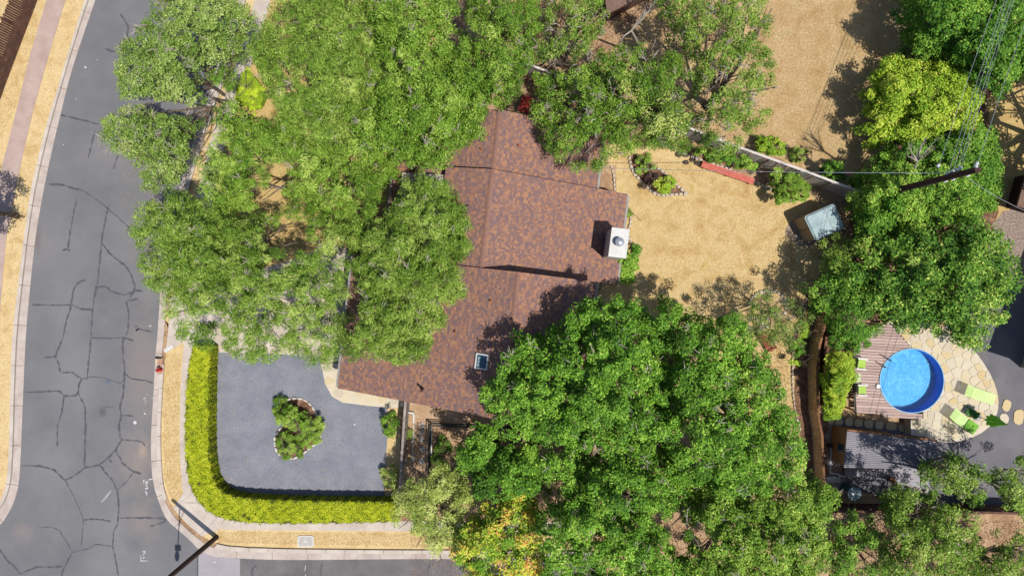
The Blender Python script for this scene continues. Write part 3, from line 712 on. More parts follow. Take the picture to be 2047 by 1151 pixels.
    for (x, y, s_) in dm[:13]:
        ee = float(edged(np.array([x]), np.array([y]), poly)[0]); zz = max(.6, ze + (zt-ze)*(1-(1-min(ee/E,1))**2) - .5)
        q = P(x, y, zz) - B; f = fork + Vector((0,0,rnd.uniform(-.2,.6)))
        mid_ = f.lerp(q, .5) + Vector((rnd.uniform(-.5,.5), rnd.uniform(-.5,.5), rnd.uniform(-.1,.5)))
        r1 = R0*.62; mb.tube([f, mid_, q], [r1, r1*.62, r1*.25], 6, False)
        near = np.argsort(np.hypot(px-x, py-y))[:60:12]
        for n_ in near:
            e_ = Vector(up_[n_])-B; m2 = mid_.lerp(e_, .5) + Vector((rnd.uniform(-.25,.25), rnd.uniform(-.25,.25), rnd.uniform(-.2,.2)))
            mb.tube([mid_.lerp(q, .4), m2, e_], [r1*.34, r1*.2, .012], 4, False)
    mb.build('trunk', bark or M_bark, t)
    if twigs:
        mb = MB()
        for _ in range(int(twigs*.8)):
            n_ = rnd.randrange(len(px)); c0 = Vector(up_[n_])-B; c0.z -= .1
            a0 = rnd.uniform(0, 6.28)
            for q in range(rnd.randint(2,5)):
                a = a0 + rnd.uniform(-.9,.9); l = rnd.uniform(.18,.6)
                m1 = c0 + Vector((math.cos(a)*l*.5, math.sin(a)*l*.5, .32+rnd.uniform(-.05,.1)))
                e1 = m1 + Vector((math.cos(a+rnd.uniform(-.5,.5))*l*.5, math.sin(a+rnd.uniform(-.5,.5))*l*.5, rnd.uniform(-.05,.12)))
                mb.tube([c0, m1, e1], [.02,.014,.006], 4, False)
        o = mb.build('twigs', M_twig, t); o['kind'] = 'stuff'
    return t

TG = 'tall shade trees of the block'
# --- roadside and front-yard trees
tree('oak_tree', 'live oak over the road, upper of the two grey-green crowns beside the kerb',
     [(222,130),(240,90),(280,62),(300,20),(322,-30),(420,-40),(498,10),(502,62),(482,96),(452,110),(430,132),(400,150),(404,190),(360,203),(300,198),(250,195),(226,165)],
     6.4, 4.4, L_oak, seed=1, strand=.35, Ls=.12, Ws=.07, holes=[(362,112,9),(375,128,10),(382,150,11)], twigs=70, trunk=(448,190), tr=.08, group=TG, per=92, tone=.55, sub=50)
tree('oak_tree', 'live oak over the road, lower grey-green crown with bare twigs at its tip',
     [(192,258),(215,225),(250,214),(300,218),(340,228),(378,240),(398,262),(382,300),(372,318),(358,340),(357,372),(312,388),(275,372),(265,350),(298,318),(276,322),(240,302),(208,300)],
     5.8, 4.0, L_oak, seed=2, strand=.35, Ls=.12, Ws=.07, twigs=60, trunk=(450,232), tr=.07, group=TG, per=92, tone=.52, sub=46, holes=[(318,300,7)])
tree('small_oak', 'thin dark green oak branchlets between the two road oaks and the lime mound',
     [(418,140),(448,122),(478,130),(470,165),(455,190),(470,205),(500,232),(520,262),(470,262),(440,248),(410,262),(392,250),(425,232),(440,205),(425,175)],
     4.6, 3.4, L_willow, seed=3, strand=.4, Ls=.13, Ws=.065, trunk=(452,212), group=TG, dens=.8, sub=40, under=.2, tone=.38, twigs=12, tr=.06, holes=[(440,195,16),(462,188,12),(425,255,10)])
tree('elm_tree', 'grey-green feathery elm right of the lime hedge, reaching the top edge of the photo',
     [(500,120),(492,90),(510,60),(540,30),(560,-40),(700,-40),(760,40),(770,140),(740,250),(700,320),(640,340),(600,300),(560,262),(534,228),(540,210),(530,185),(516,160)],
     7.0, 4.4, L_house, seed=4, strand=.75, Ls=.22, Ws=.042, holes=[(575,155,14),(690,150,10),(545,212,9)], thin=[(580,150,40,.5),(620,300,30,.4),(560,20,40,.4)], twigs=60, group=TG, tone=.52, per=84)
tree('elm_tree', 'broad elm above the north end of the roof, with pale dead twigs among its leaves',
     [(700,-40),(905,-40),(916,30),(905,110),(940,120),(968,160),(972,205),(958,240),(965,265),(935,290),(905,310),(890,335),(840,348),(800,335),(770,325),(700,325),(690,250),(735,200),(760,100)],
     7.6, 5.0, L_willow, seed=5, strand=.6, Ls=.17, Ws=.055, holes=[(838,130,13),(855,145,10),(800,175,9),(778,145,8),(890,185,12),(905,165,10),(945,185,9),(745,150,8)], twigs=80, group=TG, tone=.5, per=84, trunk=(800,150))
tree('elm_tree', 'bright green fine-leaved elm on the dry front lawn, above the clearing of yellow grass',
     [(402,345),(412,310),(425,262),(470,232),(540,240),(600,262),(690,318),(765,325),(790,332),(772,370),(752,395),(745,430),(700,440),(650,430),(600,420),(560,400),(520,425),(470,420),(420,400),(400,380)],
     6.4, 4.0, L_willow, seed=6, strand=.85, Ls=.24, Ws=.04, holes=[(515,318,14),(547,358,30),(520,395,20),(448,295,10),(560,390,14)], thin=[(545,360,60,.5),(430,330,40,.4),(690,380,50,.35)], twigs=30, group=TG, tone=.52, per=88, trunk=(700,330))
tree('elm_tree', 'large feathery elm over the driveway mouth, the lowest crown left of the house',
     [(258,470),(272,420),(300,395),(345,378),(400,398),(470,425),(525,430),(560,415),(620,425),(700,440),(745,430),(735,480),(705,520),(700,560),(690,640),(700,700),(650,735),(610,732),(580,700),(520,735),(470,715),(430,700),(385,692),(345,668),(325,625),(332,600),(290,575),(282,530)],
     7.4, 4.4, L_house, seed=7, strand=.7, Ls=.21, Ws=.042, holes=[(545,475,22),(590,458,28),(570,490,22),(560,528,18),(672,505,20),(662,532,16),(690,548,14),(600,650,12),(520,682,12),(628,695,12),(640,560,9),(430,600,8)], thin=[(600,690,110,.28),(480,695,80,.25),(590,470,70,.4),(400,640,60,.35)], twigs=90, group=TG, tone=.52, per=90, sparse=.05, trunk=(455,560))
tree('elm_tree', 'rounded feathery elm spreading over the west side of the house roof',
     [(705,535),(720,500),(735,455),(770,430),(800,400),(800,355),(850,340),(890,360),(925,395),(938,440),(942,490),(930,540),(935,580),(905,610),(885,650),(868,690),(850,712),(812,730),(790,735),(760,712),(720,715),(688,725),(670,712),(700,660),(725,610),(712,570)],
     8.0, 5.6, L_house, seed=8, strand=.75, Ls=.21, Ws=.042, holes=[(832,640,10),(838,622,9),(915,525,8),(712,590,14),(712,560,12)], twigs=70, group=TG, tone=.54, per=90, trunk=(725,500))
# --- top centre and top right
tree('cedar_elm', 'dark green elm at the top edge right of the brown gap, above the house ridge',
     [(930,-40),(1040,-40),(1090,30),(1065,90),(1070,140),(1040,160),(1035,190),(1010,212),(985,215),(962,235),(955,265),(930,285),(895,275),(868,225),(862,170),(880,125),(905,110),(928,50)],
     7.0, 5.0, L_willow, seed=9, strand=.45, Ls=.15, Ws=.06, holes=[(925,20,12),(955,75,10),(985,90,9)], twigs=24, group=TG, tone=.4, per=80, sparse=.06)
tree('cedar_elm', 'thin-leaved elm with bare tan ground showing through, left of the small brown shed',
     [(1085,-40),(1215,-40),(1215,40),(1200,90),(1160,120),(1130,150),(1090,130),(1060,110),(1085,60)],
     6.0, 4.4, L_house, seed=10, strand=.5, Ls=.15, Ws=.055, sparse=.30, twigs=60, group=TG, tone=.5, per=62, dens=.85, under=.2)
tree('cedar_elm', 'loose elm north-east of the house with yellowish upper leaves, crossing the long grey fence',
     [(1060,140),(1120,150),(1200,95),(1260,85),(1300,90),(1360,110),(1390,160),(1380,230),(1400,290),(1380,320),(1330,290),(1262,300),(1215,322),(1195,352),(1150,342),(1105,330),(1095,290),(1070,250),(1062,215),(1075,180)],
     6.8, 4.6, L_willow, seed=11, strand=.5, Ls=.15, Ws=.058, sparse=.20, twigs=110, group=TG, tone=.42, per=76, dens=.9, sub=42, holes=[(1250,235,9),(1130,190,8)], under=.35, trunk=(1210,200))
tree('cedar_elm', 'ragged elm bordering the pale dry lawn, leafless tips on its left side',
     [(1300,-40),(1545,-40),(1552,60),(1535,110),(1556,150),(1545,215),(1525,250),(1500,262),(1498,282),(1455,312),(1415,308),(1400,280),(1385,230),(1395,160),(1370,105),(1330,60)],
     6.8, 4.4, L_house, seed=12, strand=.5, Ls=.15, Ws=.056, sparse=.26, twigs=110, group=TG, tone=.46, per=70, dens=.88, sub=42, under=.3, holes=[(1400,55,12),(1412,100,9)])
tree('young_elm', 'yellow-green low bush tree in the middle of the thin elms north-east of the house',
     [(1225,150),(1290,165),(1340,190),(1390,215),(1375,260),(1330,290),(1260,285),(1250,250),(1290,220),(1240,190)],
     8.0, 6.6, L_pale, seed=13, strand=.5, Ls=.13, Ws=.06, sparse=.35, group=TG, tone=.5, per=40, under=.0, dens=.8, trunk=(1280,230))
# --- big trees south of the house
PH = [(1270,690,12),(1285,720,9),(1165,712,11),(1180,700,9)]
tree('pecan_tree', 'big bright green pecan beside the south end of the roof, shading the shingles',
     [(958,790),(985,760),(1010,700),(1052,668),(1110,662),(1130,625),(1175,600),(1210,598),(1250,592),(1290,612),(1300,650),(1330,700),(1335,760),(1345,820),(1330,880),(1260,915),(1200,905),(1150,905),(1100,890),(1040,880),(985,850),(975,815)],
     10.2, 7.6, L_pecan, seed=14, strand=.3, Ls=.16, Ws=.085, holes=[(1165,712,13),(1158,735,10),(1090,700,8),(1015,855,18),(1205,850,11),(1262,740,9)], twigs=60, group=TG, tone=.37, per=78, sub=36, relief=1.3, sp=14.5, rad=.34, tr=.32)
tree('pecan_tree', 'tall pecan between the golden lawn and the cedar fence, right half of the canopy',
     [(1300,640),(1320,605),(1362,600),(1395,635),(1430,640),(1470,625),(1505,660),(1530,710),(1562,760),(1580,820),(1598,860),(1612,920),(1600,965),(1540,995),(1470,1000),(1420,990),(1350,960),(1315,890),(1318,800),(1312,720)],
     10.0, 7.2, L_pecan, seed=15, strand=.3, Ls=.155, Ws=.082, holes=[(1368,690,10),(1385,720,11),(1365,885,16),(1385,882,12),(1440,700,7)], twigs=80, group=TG, tone=.42, per=78, sub=36, relief=1.3, sp=14.5, rad=.34, tr=.3)
tree('pecan_tree', 'lower pecan over the side street verge, between the autumn-tinted tree and the bare dead limb',
     [(1075,900),(1150,905),(1240,905),(1310,890),(1370,940),(1385,1000),(1340,1030),(1330,1080),(1370,1120),(1400,1200),(1090,1200),(1085,1100),(1070,1040),(1085,1010),(1130,1000),(1095,960)],
     9.0, 6.4, L_pecan, seed=16, strand=.3, Ls=.155, Ws=.082, holes=[(1098,985,20),(1125,965,12),(1240,985,9),(1318,1040,16)], twigs=60, group=TG, tone=.43, per=78, sub=36, relief=1.2, sp=14.5, rad=.34, tr=.26)
tree('pecan_tree', 'pale-topped pecan at the bottom edge right of the dead limb, touching the cedar fence corner',
     [(1370,960),(1420,960),(1480,975),(1560,960),(1600,955),(1640,960),(1680,985),(1675,1020),(1652,1060),(1660,1110),(1640,1190),(1370,1200),(1350,1120),(1380,1100),(1360,1050),(1380,1010)],
     8.4, 5.8, L_willow, seed=17, strand=.3, Ls=.16, Ws=.085, holes=[(1405,1065,20),(1425,1085,14),(1570,990,8),(1362,1040,8)], twigs=40, group=TG, tone=.46, per=78, sub=34, relief=1.1, sp=14.5, rad=.34, tr=.24)
tree('pecan_tree', 'dark green lower branches left of the big pecan, above the framed vegetable plot',
     [(925,870),(960,845),(1000,860),(1050,885),(1080,900),(1095,955),(1060,990),(1010,1000),(965,1000),(935,985),(950,950),(915,935),(908,905)],
     7.6, 5.4, L_pecan, seed=18, strand=.3, Ls=.17, Ws=.09, group=TG, tone=.42, per=74, sub=52, relief=1.3, holes=[(1010,880,10)], tr=.16)
tree('hackberry_tree', 'pale feathery tree over the end of the hedge and the pavement',
     [(782,1010),(800,975),(815,955),(850,962),(880,925),(905,905),(930,940),(942,985),(960,1010),(930,1060),(915,1100),(880,1112),(845,1105),(828,1060),(790,1065)],
     5.2, 3.2, L_pale, seed=19, strand=.75, Ls=.21, Ws=.042, group=TG, tone=.6, per=70, sub=44, sparse=.1, dens=.9, under=.3, tr=.12)
tree('autumn_tree', 'small tree with orange and yellow leaf patches at the bottom edge of the photo',
     [(905,1060),(930,1030),(975,1010),(1010,985),(1040,955),(1068,975),(1075,1030),(1090,1080),(1100,1190),(930,1190),(925,1150),(895,1110)],
     6.2, 4.4, L_orange, seed=20, strand=.3, Ls=.17, Ws=.09, group=TG, tone=.38, tvar=.22, per=70, sub=28, sparse=.12, under=.3, tr=.12, holes=[(1075,1025,14)])
# --- east side
tree('hackberry_tree', 'dark leafy tree in the top right corner under the overhead wires',
     [(1800,-60),(2100,-60),(2100,100),(2060,150),(2000,190),(1960,175),(1930,130),(1880,125),(1840,110),(1812,85),(1815,40)],
     5.0, 1.6, L_right, seed=21, strand=.35, Ls=.17, Ws=.085, group=TG, tone=.4, per=74, sub=46, relief=1.0, under=.8, holes=[(1990,130,12)], tr=.28)
tree('ash_tree', 'bright yellow-green tree beside the pale dry lawn, with its shadow on the grass',
     [(1722,200),(1740,160),(1762,125),(1800,108),(1840,120),(1880,115),(1935,140),(1965,190),(1970,235),(1935,275),(1880,285),(1825,285),(1780,280),(1752,292),(1728,268),(1740,235)],
     3.8, 1.2, L_yel, seed=22, strand=.5, Ls=.17, Ws=.08, group=TG, tone=.48, per=74, sub=38, relief=.9, under=.7, holes=[(1835,190,8)], tr=.22)
tree('hackberry_tree', 'mixed green tree under the leaning utility pole',
     [(1712,425),(1690,395),(1715,355),(1745,330),(1770,285),(1850,270),(1905,250),(1965,230),(2000,270),(2012,330),(2000,380),(1990,420),(1940,445),(1870,455),(1830,470),(1780,465),(1740,480),(1718,460)],
     4.4, 1.6, L_right, seed=23, strand=.4, Ls=.16, Ws=.08, group=TG, tone=.52, per=72, sub=46, relief=1.0, under=.8, holes=[(1812,318,16),(1770,320,10)], trunk=(1790,400), tr=.2)
tree('magnolia_tree', 'broad glossy-leaved tree above the round pool, its outer twigs hanging over the flagstones',
     [(1706,510),(1708,468),(1735,450),(1770,470),(1820,440),(1880,470),(1925,440),(1960,415),(1990,450),(2015,480),(2035,530),(2044,580),(2015,600),(2022,640),(1995,655),(1970,640),(1975,680),(1950,700),(1920,690),(1900,650),(1880,678),(1860,670),(1840,650),(1820,680),(1790,645),(1755,632),(1720,620),(1690,590),(1660,565),(1690,530)],
     5.6, 2.2, L_dark, seed=24, strand=.3, Ls=.2, Ws=.11, group=TG, tone=.47, per=58, sub=40, relief=1.4, under=.5, thin=[(1780,500,55,.35)], holes=[(1775,520,22),(1800,480,14),(1845,520,10),(1825,560,12),(1720,520,14),(1850,455,14),(1945,618,9),(1900,560,8)], tr=.24, sp=15, rad=.45)
tree('hackberry_tree', 'dark green tree standing behind the cedar fence above the pool deck',
     [(1615,600),(1625,560),(1660,530),(1700,560),(1740,610),(1775,640),(1765,668),(1735,690),(1700,680),(1672,670),(1650,640),(1625,640)],
     4.2, 2.4, L_right, seed=25, strand=.45, Ls=.15, Ws=.07, group=TG, tone=.44, per=66, sub=44, relief=1.2, sparse=.06, tr=.14)
tree('juniper_tree', 'soft light green sapling beside the plastic storage shed',
     [(1636,490),(1655,472),(1680,468),(1692,490),(1705,515),(1700,545),(1680,560),(1660,545),(1650,515)],
     3.6, 2.2, L_willow, seed=26, strand=.6, Ls=.14, Ws=.05, tone=.62, per=80, sub=30, cat='small tree', tr=.06)
tree('mesquite_tree', 'sparse grey-green tree inside the curved stone bed at the lawn edge, thin shadow beside it',
     [(1482,620),(1505,590),(1540,580),(1575,590),(1610,615),(1630,640),(1600,660),(1590,700),(1560,705),(1530,680),(1500,690),(1470,660)],
     4.4, 3.2, L_oak, seed=27, strand=.6, Ls=.13, Ws=.045, tone=.42, per=75, sub=36, sparse=.15, dens=.85, under=.15, trunk=(1522,622), cat='small tree', tr=.07, twigs=26)
tree('oak_tree', 'live oak beside the ribbed patio roof whose branching shadow falls across it',
     [(1828,938),(1852,925),(1880,920),(1905,910),(1945,918),(1975,930),(1990,965),(1965,1000),(1940,1010),(1910,985),(1880,1000),(1855,1010),(1850,975)],
     6.0, 4.6, L_house, seed=28, strand=.35, Ls=.13, Ws=.08, group=TG, tone=.46, per=56, sub=40, relief=1.3, sparse=.12, twigs=30, tr=.16)
tree('oak_tree', 'live oak below the bottom right fence, with pebbled ground visible to its right',
     [(1770,1010),(1800,965),(1835,985),(1870,1005),(1910,1020),(1950,1010),(1960,1060),(1975,1110),(1960,1190),(1800,1190),(1770,1130),(1790,1080),(1765,1050)],
     5.8, 4.2, L_house, seed=29, strand=.35, Ls=.14, Ws=.08, group=TG, tone=.46, per=66, sub=42, relief=1.2, sparse=.08, twigs=40, tr=.18, holes=[(1792,1075,12),(1868,1030,10),(1860,1085,9)])
tree('oak_tree', 'thin oak in the bottom right corner of the photo',
     [(1975,1120),(2010,1080),(2080,1060),(2080,1190),(1940,1190),(1955,1145)],
     5.4, 4.0, L_house, seed=30, strand=.35, Ls=.13, Ws=.08, group=TG, tone=.46, per=66, sub=38, sparse=.1, twigs=14, tr=.12)
tree('oak_tree', 'live oak half cut by the right edge, above the bottom fence',
     [(1985,960),(2012,925),(2080,905),(2080,1015),(2050,1040),(2020,1010),(1995,1000)],
     5.6, 4.0, L_house, seed=31, strand=.35, Ls=.13, Ws=.08, group=TG, tone=.5, per=66, sub=38, sparse=.1, twigs=14, tr=.12)
tree('small_tree', 'straggly light tree with sandy soil around it, below the left end of the bottom fence',
     [(1665,1035),(1700,1040),(1740,1030),(1775,1060),(1780,1120),(1800,1190),(1650,1190),(1665,1110),(1655,1075)],
     3.8, 2.6, L_right, seed=32, strand=.35, Ls=.14, Ws=.08, group=TG, tone=.46, per=70, sub=34, sparse=.2, dens=.9, under=.4, tr=.07)
tree('oak_tree', 'oak just beyond the left edge of the photo, dropping leafy shade on the pink footpath',
     [(-75,335),(-55,360),(-34,385),(-30,420),(-38,465),(-55,495),(-115,505),(-155,430),(-125,350)],
     5.6, 4.2, L_oak, seed=33, strand=.35, Ls=.14, Ws=.09, group=TG, tone=.5, per=44, sub=38, sparse=.12, tr=.14)
tree('oak_tree', 'oak beyond the right edge, shading the yellowed side lawn under the wires',
     [(2075,120),(2150,90),(2260,140),(2290,280),(2240,400),(2150,420),(2085,380),(2095,300),(2070,230)],
     4.8, 3.0, L_dark, seed=34, strand=.35, Ls=.2, Ws=.11, group=TG, tone=.5, per=36, sub=60, sparse=.15, tr=.3, sp=17)

# --- bushes
def bush(name, label, poly, h, m, per=95, Ls=.12, Ws=.06, strand=.4, sp=9, rad=.2, seed=0, tone=.5, group=None, sparse=0, dens=1):
    return tree(name, label, poly, h, h*.45, m, seed=seed, per=per, Ls=Ls, Ws=Ws, strand=strand, sp=sp, rad=rad, sub=22, relief=.25, tone=tone,
                group=group, cat='bush', under=.3, inset=0, sparse=sparse, dens=dens, tr=.03)
bush('shrub', 'feathery green shrubs filling the upper lobe of the kidney bed in the courtyard', [(546,818),(560,808),(590,812),(612,830),(636,832),(650,858),(643,884),(615,898),(598,884),(590,862),(570,852),(550,848)], 1.1, L_willow, strand=.75, Ls=.15, Ws=.04, seed=41, tone=.62)
bush('shrub', 'low feathery shrub in the narrow lower lobe of the kidney bed', [(553,875),(575,862),(595,880),(605,900),(590,918),(568,925),(553,905)], .9, L_willow, strand=.75, Ls=.15, Ws=.04, seed=42, tone=.6)
bush('shrub', 'dark bushy sprig at the upper left tip of the kidney bed', [(547,798),(562,790),(578,797),(575,812),(553,815)], .8, L_willow, seed=43, tone=.25, Ls=.1)
bush('shrub', 'small leafy bush against the grey fence at the upper right corner of the courtyard', [(766,825),(780,815),(793,830),(792,862),(775,880),(764,860)], 1.0, L_willow, seed=44, tone=.5, sparse=.1, Ls=.1)
bush('shrub', 'yellowish bush at the lower right corner of the courtyard beside the grey fence', [(768,935),(785,925),(795,950),(792,985),(775,985),(760,965)], 1.0, L_pale, seed=45, tone=.4, sparse=.1, Ls=.1)
bush('shrub', 'leafy bush with light tips under the white chimney', [(1205,530),(1225,510),(1250,500),(1275,492),(1282,505),(1275,535),(1268,560),(1240,568),(1222,560)], 2.4, L_right, seed=46, tone=.62, Ls=.15, Ws=.08, rad=.26)
bush('shrub', 'small tuft at the house corner above the chimney', [(1249,418),(1262,414),(1268,425),(1256,432),(1248,430)], .5, L_pale, seed=47, Ls=.09)
bush('shrub', 'yellow-green bush at the point of the triangular lawn bed', [(1310,360),(1330,348),(1352,362),(1348,382),(1330,392),(1312,380)], .9, L_yel, seed=48, Ls=.1, tone=.55)
bush('shrub', 'purple-brown shrub in the middle of the triangular lawn bed', [(1285,350),(1305,343),(1322,352),(1318,372),(1300,376),(1286,366)], .7, L_purple, seed=49, Ls=.09, tone=.3)
bush('shrub', 'green ground shrub at the upper end of the triangular lawn bed', [(1266,318),(1285,310),(1305,325),(1312,342),(1290,352),(1272,342)], .6, L_willow, seed=50, Ls=.1, tone=.6, sparse=.15)
bush('shrub', 'long green bush behind the red bench at the foot of the grey fence', [(1395,298),(1430,298),(1475,306),(1500,320),(1520,340),(1500,342),(1470,332),(1440,322),(1405,312)], 1.6, L_right, seed=51, tone=.6)
bush('shrub', 'round light green bush between the grey fence and the storage shed', [(1538,345),(1560,335),(1600,345),(1622,370),(1612,398),(1580,408),(1550,400),(1545,375)], 1.8, L_willow, seed=52, tone=.6, strand=.6, Ls=.14)
bush('shrub', 'yellowed bush above the long grey fence, nearest the elm', [(1508,285),(1530,275),(1560,278),(1575,300),(1555,315),(1525,310)], 1.4, L_yel, seed=53, tone=.4, sparse=.1)
bush('shrub', 'yellowed bush above the long grey fence, at the foot of the dry lawn', [(1580,298),(1600,292),(1618,305),(1615,325),(1592,328)], 1.2, L_pale, seed=54, tone=.4)
bush('shrub', 'dark shrub at the bare lawn corner where the grey fence meets the trees', [(1640,330),(1665,318),(1690,335),(1690,360),(1655,365),(1640,350)], 1.6, L_right, seed=55, tone=.35)
bush('bamboo', 'fluffy yellow-green bamboo clump in the planter left of the pool deck', [(1655,705),(1680,698),(1705,720),(1712,755),(1700,780),(1690,800),(1680,830),(1660,835),(1640,828),(1655,800),(1640,770),(1652,740)], 2.6, L_yel, seed=56, tone=.52, strand=.85, Ls=.22, Ws=.04, rad=.28)
bush('shrub', 'fine dark bush above the bamboo clump by the pool deck corner', [(1655,665),(1690,660),(1740,665),(1745,695),(1705,700),(1680,698),(1660,690)], 2.4, L_right, seed=57, tone=.4, strand=.6)
bush('shrub', 'small bright sprig in the dark strip beside the cedar fence, upper', [(1600,655),(1615,652),(1618,670),(1602,674)], .7, L_yel, seed=58, tone=.5)
bush('shrub', 'small bright sprig in the dark strip beside the cedar fence, lower', [(1588,718),(1604,710),(1608,728),(1592,735)], .6, L_yel, seed=59, tone=.55)
bush('shrub', 'leggy bush between the two bright sprigs near the cedar fence', [(1588,665),(1600,675),(1612,700),(1600,712),(1586,695)], .8, L_right, seed=60, tone=.5, sparse=.1)
bush('weeds', 'weedy plants inside the narrow raised bed by the grey fence', [(812,828),(824,830),(823,870),(817,885),(810,860)], .35, L_pale, seed=61, tone=.4, sparse=.35, Ls=.08)
bush('shrub', 'plants in the upper left corner of the framed vegetable plot', [(868,880),(890,872),(905,885),(900,905),(872,905)], .7, L_willow, seed=62, tone=.35, sparse=.15)
bush('shrub', 'grey-green plant in the shade of the framed vegetable plot', [(862,908),(885,905),(890,930),(865,932)], .6, L_oak, seed=63, tone=.4)
bush('shrub', 'dark bush at the bottom right fence beneath the oak', [(1935,985),(1965,980),(1975,1005),(1950,1015),(1930,1008)], 1.6, L_dark, seed=64, tone=.35)
bush('ground_cover', 'lime-green clipped mound beside the front pavement, upper left of the house', [(468,182),(480,150),(492,132),(510,150),(532,180),(530,205),(515,222),(490,214),(470,205)], .7, L_lime, seed=65, tone=.6, per=100, Ls=.06, Ws=.04, strand=.1)
bush('ground_cover', 'short lime-green strip beside the pavement below the thin oak branchlets', [(440,250),(455,243),(470,252),(465,275),(448,275)], .7, L_lime, seed=66, tone=.3, per=100, Ls=.06, Ws=.04, strand=.1)

for nm, pts in (('ground_cover', [(470,182),(481,152),(492,136),(508,152),(528,180),(526,203),(513,218),(490,211),(472,203)]), ('ground_cover.001', [(443,252),(455,246),(467,254),(462,272),(450,272)])):
    gt = bpy.data.objects[nm]
    MB().prism([(P(x,y,.5).x-gt.location.x, P(x,y,.5).y-gt.location.y) for x, y in smoothc(pts, 1)], 0, .5).build('stems', two('lime_stems', (130,160,20), (160,190,36), scale=9, bump=1, bscale=20), gt)
# --- clipped hedge
HO = smooth([(386,690),(373,750),(369,855),(371,924),(380,976),(401,1011),(435,1034),(488,1045),(620,1046),(795,1042)], it=2)
HI = smooth([(420,692),(418,750),(416,850),(418,925),(427,968),(455,992),(519,999),(620,1001),(650,1002),(795,1003)], it=2)
hz = 1.2
hb = P(400, 900, 0)
hedge = thing('hedge', 'clipped yellow-green hedge curving round the corner between pavement and courtyard', 'hedge', (hb.x, hb.y, 0))
A_ = resample(HO, 90); B_ = resample(HI, 90)
vs = []; fs = []
for a, b in zip(A_, B_):
    for q, zz in ((a,0),(a,hz-.05),(b,hz-.05),(b,0)):
        p = P(q[0], q[1], hz); m_ = P((a[0]+b[0])/2, (a[1]+b[1])/2, hz); p = p.lerp(m_, .025); vs.append((p.x-hb.x, p.y-hb.y, zz))
n = len(A_)
for i in range(n-1):
    for k in range(4): fs.append((i*4+k, i*4+(k+1)%4, (i+1)*4+(k+1)%4, (i+1)*4+k))
fs += [(3,2,1,0), ((n-1)*4,(n-1)*4+1,(n-1)*4+2,(n-1)*4+3)]
o = MB().add(vs, fs).build('branches', two('hedge_wood', (60,66,20), (90,100,30), scale=8, bump=1, bscale=20), hedge)
bm = bmesh.new(); bm.from_mesh(o.data); bmesh.ops.recalc_face_normals(bm, faces=bm.faces); bm.to_mesh(o.data); bm.free()
r = np.random.default_rng(77)
M = 78000
t = r.random(M)*(n-1); i = np.minimum(t.astype(int), n-2); f = (t-i)[:,None]
pa = A_[i]*(1-f)+A_[i+1]*f; pb = B_[i]*(1-f)+B_[i+1]*f
s_ = r.random(M); side = r.random(M)
wob = .045*np.sin(t*2.3)+.03*np.sin(t*5.1+1)+.02*np.sin(t*11)
# top (78%), outer and inner faces, ends
zz = hz + r.normal(size=M)*.035 + .05*np.sin(pa[:,0]*.13)*np.sin(pa[:,1]*.11)
wv = .5+.5*np.sin(t*1.7)+.3*np.sin(t*4.1)
u_ = np.where(side < .70, s_, np.where(side < .85, -.01+r.normal(size=M)*.012-.015*wv, 1.0+r.normal(size=M)*.006+.01*wv))
zz = np.where(side < .70, zz - .10*(np.abs(s_-.5)*2)**6, r.random(M)**.8*hz)
u_ = .5+(u_-.5)*(1+wob*np.where(u_ < .5, 1, -.7)); pq = pa*(1-u_[:,None])+pb*u_[:,None]
k = S*(H-hz)/H
c = np.stack([(pq[:,0]-CX)*k-hb.x, (CY-pq[:,1])*k-hb.y, zz], 1)
dr = (pb-pa); dr /= np.linalg.norm(dr, axis=1, keepdims=True); dr3 = np.stack([dr[:,0], -dr[:,1], 0*dr[:,0]], 1)
nn = np.where((side < .70)[:,None], np.array([0,0,1.]), np.where((side < .85)[:,None], -dr3, dr3)) + r.normal(size=(M,3))*.38
cl = .5-.18*(np.sin(pq[:,0]*.35+2)*np.sin(pq[:,1]*.31+1) > .72)+.16*np.sin(pq[:,0]*.21+np.sin(pq[:,1]*.13)*2)*np.sin(pq[:,1]*.19)+.0  # darker leaf patches imitate shade in hollows of the hedge
tn = np.clip(cl + r.normal(size=M)*.16 - np.where(side < .70, 0, .10), 0, 1)  # side leaves toned down to imitate the shade on those faces
# a few bare spots in the top, like those at the bend
for (hx, hy, hr) in ((398,966,5),(488,1030,6),(497,1036,5),(512,1026,4),(420,1010,3),(445,1028,3),(384,880,2.5),(424,940,3)):
    zap = np.hypot(pq[:,0]-hx, pq[:,1]-hy) < hr*r.uniform(.5,1.2,M); c[zap,2] -= .3
leafmesh('leaves', c, r.uniform(.055,.10,M), r.uniform(.04,.06,M), nn, r.normal(size=(M,3)), tn, L_hedge, hedge)

